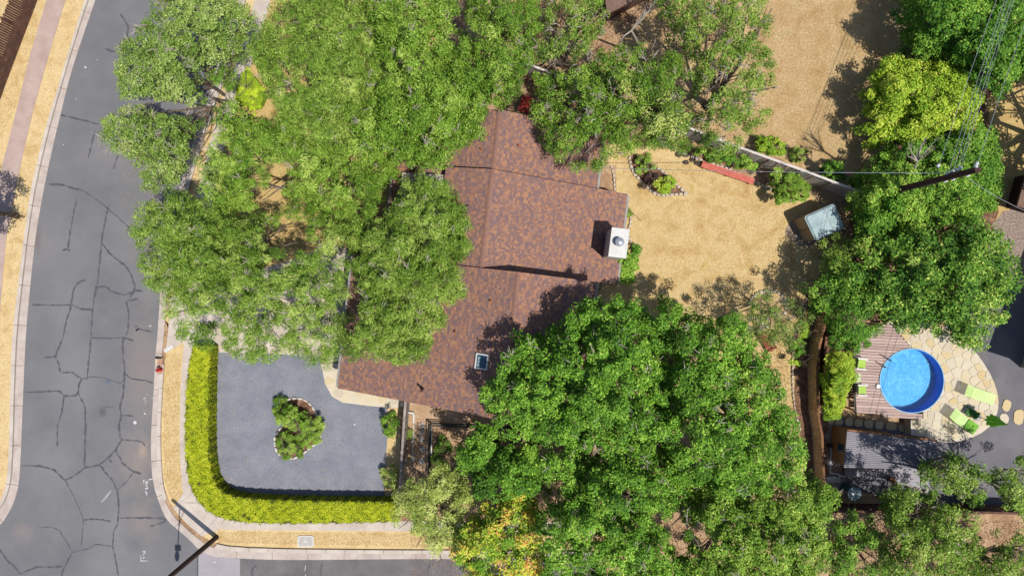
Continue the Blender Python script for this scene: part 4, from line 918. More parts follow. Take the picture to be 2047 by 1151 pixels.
# --- leafless limbs
def deadtree(name, label, root, z0, tips, seed, sc=1.0):
    b = G(*root); t = thing(name, label, 'dead tree', (b.x, b.y, 0)); B = Vector((b.x, b.y, 0)); rnd = random.Random(seed); mb = MB()
    top = P(tips[0][0], tips[0][1], z0) - B
    mb.tube([Vector((0,0,0)), top*.5+Vector((.05,.05,0)), top], [.09*sc,.07*sc,.055*sc], 6)
    for (x, y, z) in tips[1:]:
        e = P(x, y, z)-B; m_ = top.lerp(e, .5)+Vector((rnd.uniform(-.15,.15), rnd.uniform(-.15,.15), rnd.uniform(-.1,.2)))
        mb.tube([top, m_, e], [.045*sc,.028*sc,.01], 5, False)
        for q in range(5):
            f = rnd.uniform(.35,.95); s0 = top.lerp(m_, f*2) if f < .5 else m_.lerp(e, f*2-1)
            d = (e-top).normalized(); a = rnd.choice((-1,1))*rnd.uniform(.4,.9); d = Matrix.Rotation(a, 3, 'Z') @ d
            mb.tube([s0, s0+d*rnd.uniform(.25,.6)+Vector((0,0,rnd.uniform(0,.2)))], [.016,.006], 4, False)
    mb.build('branches', M_twig, t); return t
deadtree('dead_tree', 'bare pale branches fanning out among the green leaves left of the leaning pole', (1800,410), 6.2,
         [(1834,322),(1815,285,7.4),(1828,295,7.2),(1850,275,7.6),(1876,273,7.8),(1862,300,7.4),(1812,310,7.2),(1846,283,7.6)], 3)
deadtree('dead_tree', 'bare grey limb with fanned twigs between the pecans at the bottom of the photo', (1330,960), 6.6,
         [(1378,1060),(1374,1018,7.8),(1362,1066,7.4),(1392,1088,7.6),(1420,1030,7.6),(1432,1024,7.4),(1398,1104,7.2),(1386,1084,7.6)], 4)
deadtree('dead_tree', 'bleached bare branch crossing the dark gap by the brown shed at the top edge', (1290,120), 4.4,
         [(1262,62),(1290,22,5.2),(1312,0,5.6),(1325,-20,6),(1240,82,4.6)], 5)
deadtree('dead_tree', 'curled bare white branches at the inner end of the lower road oak', (400,262), 3.0,
         [(372,232),(382,212,3.4),(372,222,3.5),(366,236,3.4),(384,228,3.6)], 6, .7)
print('LEAVES', NLEAF)
# ================================================================ FENCES
def fence(name, label, path, h, m, board=.14, gap=.012, posts=2.4, side=1, cap=None, top=False, thick=.02, rails=True, jit=.02, group=None, pmat=None):
    """path given as seen along the top edge"""
    pts = [P(x, y, h) for x, y in path]; pts = [Vector((p.x, p.y)) for p in pts]
    mid_ = (pts[0]+pts[-1])/2; t = thing(name, label, 'fence', (mid_.x, mid_.y, 0), 0, group)
    pts = [p-mid_ for p in pts]
    d = [0]
    for a, b in zip(pts, pts[1:]): d.append(d[-1]+(b-a).length)
    def at(s):
        for i in range(len(pts)-1):
            if s <= d[i+1] or i == len(pts)-2:
                f = (s-d[i])/(d[i+1]-d[i]); return pts[i].lerp(pts[i+1], f), (pts[i+1]-pts[i]).normalized()
    rnd = random.Random(len(label)); meshes = []
    for q in range(4):
        hh = h+rnd.uniform(-jit, jit)
        mb = MB().box((0,0,hh/2), (board-gap, thick, hh))
        me = bpy.data.meshes.new('board'); me.from_pydata(mb.v, [], mb.f); me.materials.append(m); meshes.append(me)
    n = int(d[-1]/board)
    for i in range(n):
        p, dr = at((i+.5)*board); o = newob('board', meshes[rnd.randrange(4)], t)
        o.location = (p.x, p.y, 0); o.rotation_euler = (rnd.uniform(-.02,.02), 0, math.atan2(dr.y, dr.x)+rnd.uniform(-.04,.04))
    k = max(1, round(d[-1]/posts))
    for i in range(k+1):
        p, dr = at(min(d[-1]-.01, i*d[-1]/k+.001)); nr = Vector((-dr.y, dr.x))*side*.07
        MB().box((p.x+nr.x, p.y+nr.y, (h+.03)/2), (.09,.09,h+.03), rz=math.atan2(dr.y, dr.x)).build('post', pmat or m, t)
    if rails:
        for zz in (.35, h*.55, h-.28):
            mb = MB()
            for a, b in zip(pts, pts[1:]):
                nr = Vector((-(b-a).y, (b-a).x)).normalized()*side*.04
                mb.beam((a.x+nr.x,a.y+nr.y,zz), (b.x+nr.x,b.y+nr.y,zz), .04, .09)
            mb.build('rail', m, t)
    if cap:
        mb = MB()
        for a, b in zip(pts, pts[1:]): mb.beam((a.x,a.y,h+.045), (b.x,b.y,h+.045), .13, .035)
        mb.build('cap_rail', cap, t)
    return t
fence('fence', 'dark brown picket fence in the top left corner of the photo beside the pink footpath', [(62,-120),(17,0),(0,44),(-40,150),(-56,195),(-80,270)], 2.0, M_fdark, side=-1, gap=.016, jit=.05, rails=False)
fence('fence', 'weathered grey board fence with a light cap between the courtyard and the raised bed', [(811,800),(806,870),(802,940),(797,1006)], 1.75, M_fgray, side=-1, cap=M_fgray, rails=False)
fence('fence', 'long weathered grey fence running diagonally across the back of the lawn', [(1046,125),(1118,153),(1200,188),(1300,226),(1380,257),(1475,294),(1600,339),(1727,387)], 2.0, M_flight, side=-1, cap=M_flight, rails=False, posts=1.9, pmat=M_fgray)
fence('fence', 'tan cedar fence beside the bamboo planter and ribbed roof, in the shade on its left', [(1668,560),(1660,610),(1650,645),(1638,690),(1633,740),(1634,800),(1636,835),(1643,870),(1645,925),(1650,1000)], 1.3, M_ftan, side=1, cap=M_fbrown, gap=.02)
fence('fence', 'brown board fence along the bottom right, behind the round tank', [(1655,1021),(1800,1022),(1920,1022),(2060,1026),(2200,1029)], 1.5, M_fdark, side=-1, cap=M_fdark)

# dark low frame round the vegetable plot
t = thing('garden_fence', 'low dark square railing round the vegetable plot south of the house', 'fence', G(930,890))
b0 = Vector(G(930,890))
cs_ = [P(857,935,.9), P(858,851,.9), P(1022,857,.9), P(1024,935,.9)]
for p in cs_ + [P(935,854,.9)]: MB().box((p.x-b0.x, p.y-b0.y, .45), (.08,.08,.9)).build('post', M_black, t)
for a, b in zip(cs_, cs_[1:]):
    for z in (.1, .5, .88):
        A = Vector((a.x-b0.x, a.y-b0.y, z)); B = Vector((b.x-b0.x, b.y-b0.y, z)); MB().beam(A, B, .05, .07).build('rail', M_black, t)
A = P(862,857,.12)-b0; B = P(861,920,.12)-b0; MB().beam((A.x,A.y,.06), (B.x,B.y,.06), .12, .12).build('kerb', M_trimw, t)

# ================================================================ STONE EDGING AND BEDS
def stones_along(t, path, m, w=.18, l=.26, h=.14, closed=False, seed=0, off=Vector((0,0))):
    rnd = random.Random(seed); pts = [G(*p).xy for p in path]
    if closed: pts = pts+[pts[0]]
    L = sum((b-a).length for a, b in zip(pts, pts[1:])); n = max(2, int(L/l))
    q = resample([(p.x, p.y) for p in pts], n+1)
    for i in range(n):
        a = Vector(q[i]); b = Vector(q[i+1]); c = (a+b)/2-off; ang = math.atan2((b-a).y, (b-a).x); ln = (b-a).length*rnd.uniform(.82,.97)
        hh = h*rnd.uniform(.7,1.25); ww = w*rnd.uniform(.8,1.15); k = 7; vs = []
        for z_, s_ in ((0,1),(hh*.75,1.0),(hh,.78)):
            for e in range(k):
                an = 2*math.pi*e/k; ce, se = math.cos(an), math.sin(an)
                sx_ = math.copysign(abs(ce)**.55, ce)*ln/2*s_*(1+.0*e); sy_ = math.copysign(abs(se)**.55, se)*ww/2*s_
                vs.append((sx_, sy_, z_))
        fs = [(r_*k+e, r_*k+(e+1)%k, (r_+1)*k+(e+1)%k, (r_+1)*k+e) for r_ in range(2) for e in range(k)] + [tuple(2*k+e for e in range(k))]
        o = MB().add(vs, fs).build('stone', m, t); o.location = (c.x, c.y, 0); o.rotation_euler = (rnd.uniform(-.05,.05), rnd.uniform(-.05,.05), ang+rnd.uniform(-.1,.1))
def bed(name, label, paths, soil, m=M_stone, seed=0, closed=False, cat='flower bed', **k):
    c = G(*np.mean([p for pa in paths for p in pa], axis=0)); t = thing(name, label, cat, c)
    for pa in paths: stones_along(t, pa, m, seed=seed, closed=closed, off=c.xy, **k); seed += 1
    if soil:
        mb = MB(); mb.prism([(G(*p).x-c.x, G(*p).y-c.y) for p in soil], -.01, .035); mb.build('soil', M_mulch, t)
    return t
M_white2 = mat('white_stone', [(.3,alb(222,212,200)),(.7,alb(242,236,226))], scale=5, fine=.08, bump=.4, bscale=30)
kid = smoothc([(596+(x-596)*.95, 856+(y-856)*.95) for x, y in [(560,800),(590,790),(616,797),(632,818),(642,845),(647,868),(636,888),(620,897),(602,914),(575,922),(553,908),(546,885),(548,868),(566,852),(562,836),(550,822),(550,806)]], 2)
bed('flower_bed', 'kidney-shaped planting bed edged with white stone in the middle of the courtyard', [kid], kid, M_white2, closed=True, seed=1, w=.13, l=.34)
tri = smooth([(1258,312),(1259,328),(1266,346),(1280,362),(1296,376),(1308,388),(1318,392),(1345,389),(1374,388)], it=1)
tri2 = smooth([(1374,388),(1360,378),(1346,364),(1332,350),(1318,338),(1304,332)], it=1)
bed('flower_bed', 'pointed planting bed edged with pale stone in the corner of the golden lawn', [tri, tri2], tri+tri2[1:]+[(1285,308)], seed=3)
bed('stone_border', 'pale stone border between the golden lawn and the shrubs, along the red bench', [smooth([(1313,287),(1335,294),(1358,303),(1404,323),(1445,334),(1500,360),(1540,378),(1582,402)])], None, seed=5, cat='border')
bed('flower_bed', 'half-round bed edged with pale stone under the sparse tree at the lawn edge', [smooth([(1497,604),(1503,592),(1518,583),(1538,580),(1556,585),(1571,598),(1572,615),(1567,630)]), smooth([(1509,638),(1522,645),(1535,655)])], None, seed=6)
bed('stone_border', 'thin pale stone border on the lawn edge beside the shaded cedar fence strip', [smooth([(1612,595),(1607,620),(1600,640),(1590,660),(1584,685),(1583,720),(1583,760),(1585,800),(1592,835),(1600,860)])], None, seed=7, cat='border', w=.1)
bed('stone_border', 'curved pale stone border round the base of the chimney', [smooth([(1258,430),(1262,438),(1260,448),(1254,460),(1256,475),(1262,485),(1266,498),(1262,508)])], None, seed=8, cat='border', w=.16)
bed('stone_border', 'short pale border between the house corner and the lawn, north of the chimney', [smooth([(1220,330),(1226,345),(1227,360),(1229,383)])], None, seed=9, cat='border', w=.12)
rb = thing('raised_bed', 'narrow raised bed with white masonry rim beside the grey courtyard fence', 'flower bed', G(820,870)); o0 = G(820,870)
for a, b in (((814,823),(829,825)),((828,826),(826,922)),((811,824),(811,922))):
    A = G(*a)-o0; B = G(*b)-o0
    n = 5 if abs(a[1]-b[1]) > 20 else 1
    for i in range(n):
        p = A.lerp(B, (i+.04)/n); q = A.lerp(B, (i+.96)/n); MB().beam((p.x,p.y,.1), (q.x,q.y,.1), .11, .2).build('block', M_stone if i % 2 else M_trimw, rb)
mb = MB(); mb.prism([(G(*p).x-o0.x, G(*p).y-o0.y) for p in ((813,826),(827,828),(825,920),(812,920))], 0, .13); mb.build('soil', M_soil, rb)
for i, (x, y, k, lab) in enumerate(((844,850,'r','round concrete stepping stone nearest the house wall, outside the vegetable plot'),(843,863,'s','square white stepping stone between two round ones'),(842,877,'r','round white stepping stone just below the square one'),(845,897,'r','shaded round stepping stone third in the line beside the raised bed'),(842,922,'r','broken pale stepping stone at the dark lower end of the side yard'))):
    c = G(x, y); mb = MB()
    if k == 'r': mb.lathe([(.17,0),(.17,.035),(.15,.045),(0,.045)], (0,0,0), 14)
    else: mb.box((0,0,.02), (.30,.28,.045), rz=.05)
    o = mb.build('stepping_stone', M_lid if k == 'r' else M_conc); o.location = (c.x, c.y, .0); tag(o, lab, 'stepping stone', 'stepping stones beside the raised bed')
# dark loose rocks at the head of the lawn
rnd = random.Random(4)
for i, (x, y, s_, lab) in enumerate(((1357,309,.2,'dark rock at the left end of the rock row by the lawn shrubs'),(1371,311,.17,'second dark rock from the left in the row above the lawn'),(1371,325,.17,'dark rock lying apart on the lawn below the rock row'),(1384,320,.16,'dark rock in the middle of the row near the red bench'),(1394,327,.18,'dark rock touching the left end of the red bench'))):
    c = G(x, y); bm = bmesh.new(); bmesh.ops.create_icosphere(bm, subdivisions=2, radius=s_)
    for v in bm.verts: v.co *= 1+rnd.uniform(-.22,.22); v.co.z *= .6; v.co.x *= 1.15; v.co.y *= .8
    me = bpy.data.meshes.new('rock'); bm.to_mesh(me); bm.free(); me.materials.append(M_rock); o = newob('rock', me); o.location = (c.x, c.y, .06); tag(o, lab, 'rock', 'dark rocks at the head of the lawn')

# ================================================================ FLAGSTONES
def clip(poly, p, n_):                        # keep the side where (x-p).n < 0
    out = []
    for i in range(len(poly)):
        a, b = poly[i], poly[(i+1) % len(poly)]; da = (a-p).dot(n_); db = (b-p).dot(n_)
        if da <= 0: out.append(a)
        if (da < 0) != (db < 0) and abs(da-db) > 1e-12: out.append(a.lerp(b, da/(da-db)))
    return out
def flags(parent, region, z0, z1, sp, seed, name='flagstone', avoid=None, off=Vector((0,0,0)), gap=.035):
    """region: convex-ish outline, world 2D"""
    rnd = random.Random(seed); reg = ccw([Vector((p[0], p[1])) for p in region]); RP = [(p.x, p.y) for p in reg]
    xs = [p.x for p in reg]; ys = [p.y for p in reg]; seeds = []
    tries = 0
    while tries < 6000:
        tries += 1
        p = Vector((rnd.uniform(min(xs)-.4, max(xs)+.4), rnd.uniform(min(ys)-.4, max(ys)+.4))); rr = sp*rnd.uniform(.72,1.15)
        if all((p-q).length > (rr+r_)/2 for q, r_ in seeds): seeds.append((p, rr))
    cnt = 0
    for p, rr in seeds:
        poly = [p+Vector((x, y)) for x, y in ((-1.5,-1.5),(1.5,-1.5),(1.5,1.5),(-1.5,1.5))]
        for q, _ in seeds:
            if q is p or (q-p).length > 3: continue
            n_ = (q-p).normalized(); poly = clip(poly, (p+q)/2 - n_*gap/2, n_)
            if len(poly) < 3: break
        if len(poly) < 3: continue
        # clip by the outline (convex edges); drop stones centred outside
        if not bool(inside(np.array([p.x]), np.array([p.y]), RP)[0]) : continue
        for i in range(len(reg)):
            a, b = reg[i], reg[(i+1) % len(reg)]; e = (b-a).normalized(); n_ = Vector((e.y, -e.x))
            if min((p-a).length, (p-b).length, abs((p-a).dot(n_))) < 2.2 and -0.1 < (p-a).dot(e) < (b-a).length+.1 or True:
                if (p-a).dot(n_) < 0 and (reg_convex or (-.6 < (p-a).dot(e) < (b-a).length+.6)): poly = clip(poly, a, n_)
            if len(poly) < 3: break
        if len(poly) < 3: continue
        if avoid:
            c, R_ = avoid
            if (p-c).length < R_-.05: continue
            n_ = (c-p).normalized(); poly = clip(poly, c-n_*(R_+.01), n_)
            if len(poly) < 3: continue
        # chamfer the corners
        q = []
        for i in range(len(poly)):
            a, b, c = poly[i-1], poly[i], poly[(i+1) % len(poly)]
            if (a-b).length < .02 or (c-b).length < .02: q.append(b); continue
            q.append(b.lerp(a, min(.25,.05/(a-b).length))); q.append(b.lerp(c, min(.25,.05/(c-b).length)))
        m_ = sum(q, Vector((0,0)))/len(q)
        ar = abs(sum(q[i].x*q[(i+1)%len(q)].y-q[(i+1)%len(q)].x*q[i].y for i in range(len(q))))/2
        if ar < .012: continue
        q = ccw(q); k = len(q); zt_ = z1+rnd.uniform(-.004,.006)
        vs = [(v.x-m_.x, v.y-m_.y, 0) for v in q]+[((v.x-m_.x)*.985, (v.y-m_.y)*.985, zt_-z0) for v in q]
        fs = [(i, (i+1)%k, k+(i+1)%k, k+i) for i in range(k)]+[tuple(range(k, 2*k))]
        me = bpy.data.meshes.new(name); me.from_pydata(vs, [], fs); me.materials.append(M_flag)
        a = me.attributes.new('tone', 'FLOAT', 'FACE'); tt = rnd.random(); a.data.foreach_set('value', np.full(len(fs), tt, 'f')); me.update()
        o = newob(name, me, parent); o.location = (m_.x-off.x, m_.y-off.y, z0); cnt += 1
    return cnt
reg_convex = False
ZT = .80
pc = P(1823, 761, ZT+.08); PR = 63.5*S*(H-ZT)/H
ter = [P(x, y, ZT).xy for x, y in smooth([(1776,640),(1830,636),(1885,652),(1930,680),(1962,718),(1984,755),(1997,795),(1993,832),(1972,860),(1935,878),(1898,885),(1862,880),(1838,872)], it=1)]
ter_full = ter + [P(1821,868,ZT).xy, P(1821,839,ZT).xy, P(1845,836,ZT).xy, P(1845,822,ZT).xy, P(1838,760,ZT).xy, P(1822,694,ZT).xy]
tob = thing('pool_terrace', 'raised terrace of pale irregular flagstones curving round the right side of the pool', 'terrace', (pc.x+2.5, pc.y, 0)); toff = Vector(tob.location)
del tob['category']; del tob['label']; tob['kind'] = 'structure'
# body with the round hole for the pool
def holed(name, outer, z0, z1, c, R_, m, parent, off):
    loop = [Vector((p.x-off.x, p.y-off.y, 0)) for p in ccw(list(outer))]
    mb = MB(); k = len(loop); mb.add([(p.x,p.y,z0) for p in loop]+[(p.x,p.y,z1) for p in loop], [(i,(i+1)%k,k+(i+1)%k,k+i) for i in range(k) if not any(((loop[i].lerp(loop[(i+1)%k], f).xy-(c.xy-off.xy)).length < R_+.05) for f in (0,.25,.5,.75,1))])
    # top made of strips clipped to the outline and the circle
    ys = [p.y for p in loop]; y = min(ys); st = .04
    while y < max(ys):
        yc = y+st/2; xs_ = []
        for i in range(k):
            a, b = loop[i], loop[(i+1)%k]
            if (a.y > yc) != (b.y > yc): xs_.append(a.x+(yc-a.y)/(b.y-a.y)*(b.x-a.x))
        xs_.sort()
        for a, b in zip(xs_[::2], xs_[1::2]):
            cy = yc-(c.y-off.y); segs = [(a, b)]
            if abs(cy) < R_:
                h_ = math.sqrt(R_*R_-cy*cy); cx_ = c.x-off.x; segs = []
                if a < cx_-h_: segs.append((a, min(b, cx_-h_)))
                if b > cx_+h_: segs.append((max(a, cx_+h_), b))
            for (u, v) in segs: mb.add([(u,y,z1),(v,y,z1),(v,y+st,z1),(u,y+st,z1)], [(0,1,2,3)])
        y += st
    return mb.build(name, m, parent)
holed('bed', ter_full, 0, ZT, pc, PR+.02, M_grout, tob, toff)
nfl = flags(tob, ter_full, ZT-.01, ZT+.025, .44, 12, avoid=(pc.xy, PR+.04), off=toff)
# stone walk beside the garage corner
w1 = thing('flagstone_walk', '-', '-', G(700,780)); del w1['category']; del w1['label']; w1['kind'] = 'structure'
wreg = [(642,726),(700,726),(800,770),(815,800),(800,815),(774,814),(740,811),(685,804),(664,792),(650,766)]
o = MB(); o.prism([(G(*p).x-w1.location.x, G(*p).y-w1.location.y) for p in wreg], -.02, .024); o.build('bed', M_grout, w1)
flags(w1, [G(*p).xy for p in wreg], .02,   .045, .42, 5, off=Vector(w1.location))
# big loose slabs
def slabstone(x, y, w_, h_, rz, lab, gr, m=M_flag, tone=.1, z=0):
    c = G(x, y); rnd = random.Random(x*y); k = 9; q = []
    for i in range(k):
        a = 2*math.pi*i/k; ce, se = math.cos(a), math.sin(a); r_ = rnd.uniform(.9,1.08)
        q.append((math.copysign(abs(ce)**.7, ce)*w_*S/2*r_, math.copysign(abs(se)**.7, se)*h_*S/2*r_))
    mb = MB(); mb.prism(q, 0, .05, .015); o = mb.build('stepping_stone', m)
    a = o.data.attributes.new('tone', 'FLOAT', 'FACE'); a.data.foreach_set('value', np.full(len(o.data.polygons), tone, 'f'))
    o.location = (c.x, c.y, z); o.rotation_euler.z = rz; tag(o, lab, 'stepping stone', gr)
SG = 'large stepping stones in the dark drive'
slabstone(2012,810,18,25,-.3,'golden half-round stepping stone nearest the terrace edge on the dark drive',SG,tone=.05)
slabstone(2007,836,18,22,.1,'pinkish square stepping stone below the golden half-round one',SG,tone=.85)
slabstone(2036,833,22,34,-.1,'large golden stepping stone close to the right edge of the photo',SG,tone=.08)
SG2 = 'stepping stones along the foot of the pool deck'
for i, (x, w_, lab) in enumerate(((1660,15,'left end stepping stone under the bamboo, at the foot of the deck'),(1677,16,'stepping stone second from the left below the deck corner'),(1697,17,'stepping stone third from the left below the deck, half in roof shade'),(1716,18,'stepping stone fourth from the left below the deck'),(1736,19,'stepping stone fifth from the left, mid deck'),(1757,18,'stepping stone sixth from the left below the deck'),(1781,22,'wide stepping stone seventh from the left below the deck'),(1807,24,'widest stepping stone below the deck, at the right end of the row'))):
    slabstone(x, 838+i*2.2, w_, 18, 0, lab, SG2, tone=.1+.08*(i % 3))

# ================================================================ POOL AND DECK
pool = thing('swimming_pool', 'round blue plunge pool between the deck and the flagstones', 'pool', (pc.x, pc.y, 0))
ZR = ZT+.08
n = 64; mb = MB()
mb.lathe([(PR,ZR-.0),(PR,.04)], (0,0,0), n)
wl_ = MB()
vs = [(PR*math.cos(2*math.pi*k/n), PR*math.sin(2*math.pi*k/n), z) for z in (ZR, .04) for k in range(n)]
wl_.add(vs, [(k, n+k, n+(k+1)%n, (k+1)%n) for k in range(n)]); wl_.build('wall', M_poolw, pool, smooth=True)
fl = MB().add([(PR*math.cos(2*math.pi*k/n), PR*math.sin(2*math.pi*k/n), .04) for k in range(n)], [tuple(range(n))]); fl.build('floor', M_poolf, pool)
rm = MB(); prof = [(PR-.012,ZR-.03),(PR-.012,ZR+.012),(PR+.035,ZR+.012),(PR+.035,ZR-.03)]
vs = [(r_*math.cos(2*math.pi*k/n), r_*math.sin(2*math.pi*k/n), z) for r_, z in prof for k in range(n)]
rm.add(vs, [((i*n+k), (i*n+(k+1)%n), (((i+1)%4)*n+(k+1)%n), (((i+1)%4)*n+k)) for i in range(4) for k in range(n)]); rm.build('rim', mat('pool_rim', [(.3,alb(110,170,220)),(.7,alb(150,200,236))], scale=3, rough=.4), pool)
wm = bpy.data.materials.new('pool_water'); wm.use_nodes = True; nn_ = wm.node_tree.nodes; ll = wm.node_tree.links; nn_.clear()
out = nn_.new('ShaderNodeOutputMaterial'); ms = nn_.new('ShaderNodeMixShader'); trn = nn_.new('ShaderNodeBsdfTransparent'); trn.inputs[0].default_value = (.72,.93,1,1)
gl = nn_.new('ShaderNodeBsdfGlossy'); gl.inputs['Roughness'].default_value = .03; fr = nn_.new('ShaderNodeFresnel'); fr.inputs[0].default_value = 1.33
ns = nn_.new('ShaderNodeTexNoise'); ns.inputs['Scale'].default_value = 7; ns.inputs['Detail'].default_value = 3; ns.inputs['Distortion'].default_value = 1.5
ge = nn_.new('ShaderNodeNewGeometry'); ll.new(ge.outputs['Position'], ns.inputs['Vector'])
bp = nn_.new('ShaderNodeBump'); bp.inputs['Strength'].default_value = .9; bp.inputs['Distance'].default_value = .06; ll.new(ns.outputs[0], bp.inputs['Height'])
ll.new(bp.outputs[0], gl.inputs['Normal']); ll.new(bp.outputs[0], fr.inputs['Normal']); ll.new(fr.outputs[0], ms.inputs[0]); ll.new(trn.outputs[0], ms.inputs[1]); ll.new(gl.outputs[0], ms.inputs[2]); ll.new(ms.outputs[0], out.inputs[0])
ZW = ZR-.12
MB().add([((PR-.002)*math.cos(2*math.pi*k/n), (PR-.002)*math.sin(2*math.pi*k/n), ZW) for k in range(n)], [tuple(range(n))]).build('water', wm, pool)
# ladder rails
for (x1, y1, x2, y2) in ((1764,711,1777,720),(1755,725,1766,733)):
    a = P(x1,y1,ZR+.05)-pc; b = P(x2,y2,ZR+.05)-pc; a.z = ZR; b.z = ZR
    MB().tube([a, a+Vector((0,0,.35)), b+Vector((0,0,.35)), b, b-Vector((0,0,.5))], [.025]*5, 8).build('ladder_rail', M_dark, pool)
c = P(1756,772,ZR+.06)-pc
o = MB().lathe([(.13,0),(.13,.04),(.10,.06),(0,.065)], (0,0,0), 18).build('skimmer_lid', M_white, pool); o.location = (c.x, c.y, ZR+.0)

DZ = ZT+.04
dk = thing('pool_deck', 'brown-grey timber deck with parallel boards on the left side of the pool', 'deck', P(1760,760,0)); dk.location.z = 0; doff = Vector(dk.location)
dkp = [P(x, y, DZ).xy for x, y in ((1694,687),(1777,644),(1821,693),(1832,740),(1843,790),(1844,838),(1712,826),(1708,760),(1707,698))]
ang = -.055; Rm = Matrix.Rotation(-ang, 2); Rb = Matrix.Rotation(ang, 2)
loc_ = [Rm @ p for p in dkp]; ctr2 = Rm @ pc.xy
y = min(p.y for p in loc_); bw = .165; k = len(loc_)
rnd = random.Random(9)
while y < max(p.y for p in loc_):
    yc = y+bw/2; xs_ = []
    for i in range(k):
        a, b = loc_[i], loc_[(i+1)%k]
        if (a.y > yc) != (b.y > yc): xs_.append(a.x+(yc-a.y)/(b.y-a.y)*(b.x-a.x))
    xs_.sort()
    if len(xs_) >= 2:
        a, b = xs_[0], xs_[-1]; def_segs = [(a, b, 0)]
        cyy = [yc-bw/2-ctr2.y, yc+bw/2-ctr2.y]; R_ = PR+.03
        hl = [math.sqrt(max(0, R_*R_-q*q)) for q in cyy]; t_ = rnd.random()
        pieces = []
        if max(hl) > 0.01:
            pieces.append([(a, a), (max(a, min(b, ctr2.x-hl[0])), max(a, min(b, ctr2.x-hl[1])))])
            if b > ctr2.x+max(hl): pieces.append([(ctr2.x+hl[0], ctr2.x+hl[1]), (b, b)])
        else: pieces.append([(a, a), (b, b)])
        for (l0, l1), (r0, r1) in pieces:
            if max(r0-l0, r1-l1) < .05: continue
            q = [Vector((l0, yc-bw/2+.012)), Vector((r0, yc-bw/2+.012)), Vector((r1, yc+bw/2-.012)), Vector((l1, yc+bw/2-.012))]
            q = [Rb @ v for v in q]
            vs = [(v.x-doff.x, v.y-doff.y, z) for z in (DZ-.035, DZ) for v in q]
            o = MB().add(vs, [(3,2,1,0),(4,5,6,7),(0,1,5,4),(1,2,6,5),(2,3,7,6),(3,0,4,7)]).build('deck_board', M_deck, dk)
            a_ = o.data.attributes.new('tone', 'FLOAT', 'FACE'); a_.data.foreach_set('value', np.full(6, t_, 'f'))
    y += bw
# joists, posts and side rail
for (x, y0, y1) in ((1712,700,822),(1738,670,824)):
    p0 = P(x,y0,DZ)-doff; p1 = P(x,y1,DZ)-doff
    MB().beam((p0.x,p0.y,DZ-.12), (p1.x,p1.y,DZ-.12), .06, .16).build('joist', M_fdark, dk)
for (x, y) in ((1708,700),(1709,762),(1712,822),(1694,690),(1843,834),(1790,832),(1750,828)):
    p = P(x,y,DZ)-doff; MB().box((p.x,p.y,(DZ-.04)/2), (.1,.1,DZ-.04)).build('post', M_fbrown, dk)
pr = [P(x,y,DZ+.3)-doff for x, y in ((1706,695),(1708,760),(1712,824))]
for z in (.12,.3):
    MB().tube([(p.x,p.y,DZ+z) for p in pr], [.028]*3, 6).build('side_rail', M_dark, dk)
for p in pr: MB().box((p.x,p.y,DZ+.16), (.05,.05,.36)).build('rail_post', M_dark, dk)
for (x, y) in ((1700,776),(1699,797),(1699,820)):
    p = P(x,y,.5)-doff; MB().beam((p.x-.35,p.y+.1,.42), (p.x+.25,p.y-.06,.72), .09, .05).build('brace', M_ftan, dk)
# planter boxes by the fence
def planter(name, label, pts, z, m, ms_=M_mulch):
    L = [G(*p) for p in pts]; c = sum(L, Vector())/len(L); t = thing(name, label, 'planter', c)
    for i in range(len(L)):
        a = L[i]-c; b = L[(i+1)%len(L)]-c; MB().beam((a.x,a.y,z/2), (b.x,b.y,z/2), .05, z).build('board', m, t)
    MB().prism([(p.x-c.x, p.y-c.y) for p in L], 0, z-.05).build('soil', ms_, t)
planter('planter', 'timber planter with brown bark mulch beside the cedar fence, above the bamboo', [(1646,668),(1664,668),(1664,708),(1642,708)], .35, M_fbrown, M_mulch)
planter('planter', 'long timber planter holding the bamboo clump', [(1643,714),(1698,714),(1692,812),(1643,812)], .35, M_fbrown, M_soil)

# ================================================================ GARDEN FURNITURE
def lounger(label, head, foot, z, wd=.60, towel=False, group=None):
    a = P(*head, z+.3); b = P(*foot, z+.3); d = (b-a); L = d.xy.length; rz = math.atan2(d.y, d.x)
    t = thing('sun_lounger', label, 'sun lounger', (a.x, a.y, z), rz, group)
    hb_ = .34*L; ns_ = 22
    for s_ in (-1,1):
        MB().beam((hb_,s_*wd/2,.30), (L,s_*wd/2,.30), .035, .05).build('side_rail', M_lime, t)
        MB().beam((hb_,s_*wd/2,.30), (0,s_*wd/2,.62), .035, .05).build('back_rail', M_lime, t)
        for x in (hb_+.1, L-.15): MB().box((x,s_*wd/2,.14), (.05,.05,.28)).build('leg', M_lime, t)
    for i in range(ns_):
        f = (i+.5)/ns_; x = f*L
        if x < hb_: zz = .62-(x/hb_)*.32; M = Matrix.Rotation(math.atan2(.32, hb_), 3, 'Y')
        else: zz = .325; M = Matrix.Identity(3)
        if towel and x > L*.66: continue
        MB().box((x,0,zz+.012), (L/ns_*.74, wd, .016), M=M).build('slat', M_lime, t)
    if towel:
        MB().box((L*.83+.02,0,.36), (L*.38,wd+.04,.07)).build('cushion', M_limed, t, bevel=.02)
    return t
LG = 'green slatted loungers on the flagstone terrace'
lounger('pale green slatted lounger nearer the top of the terrace, with no cushion', (1924,777), (1988,799), ZT+.03, group=LG)
lounger('pale green slatted lounger below the other, a bright green cushion on its foot end', (1897,822), (1948,858), ZT+.03, towel=True, group=LG)
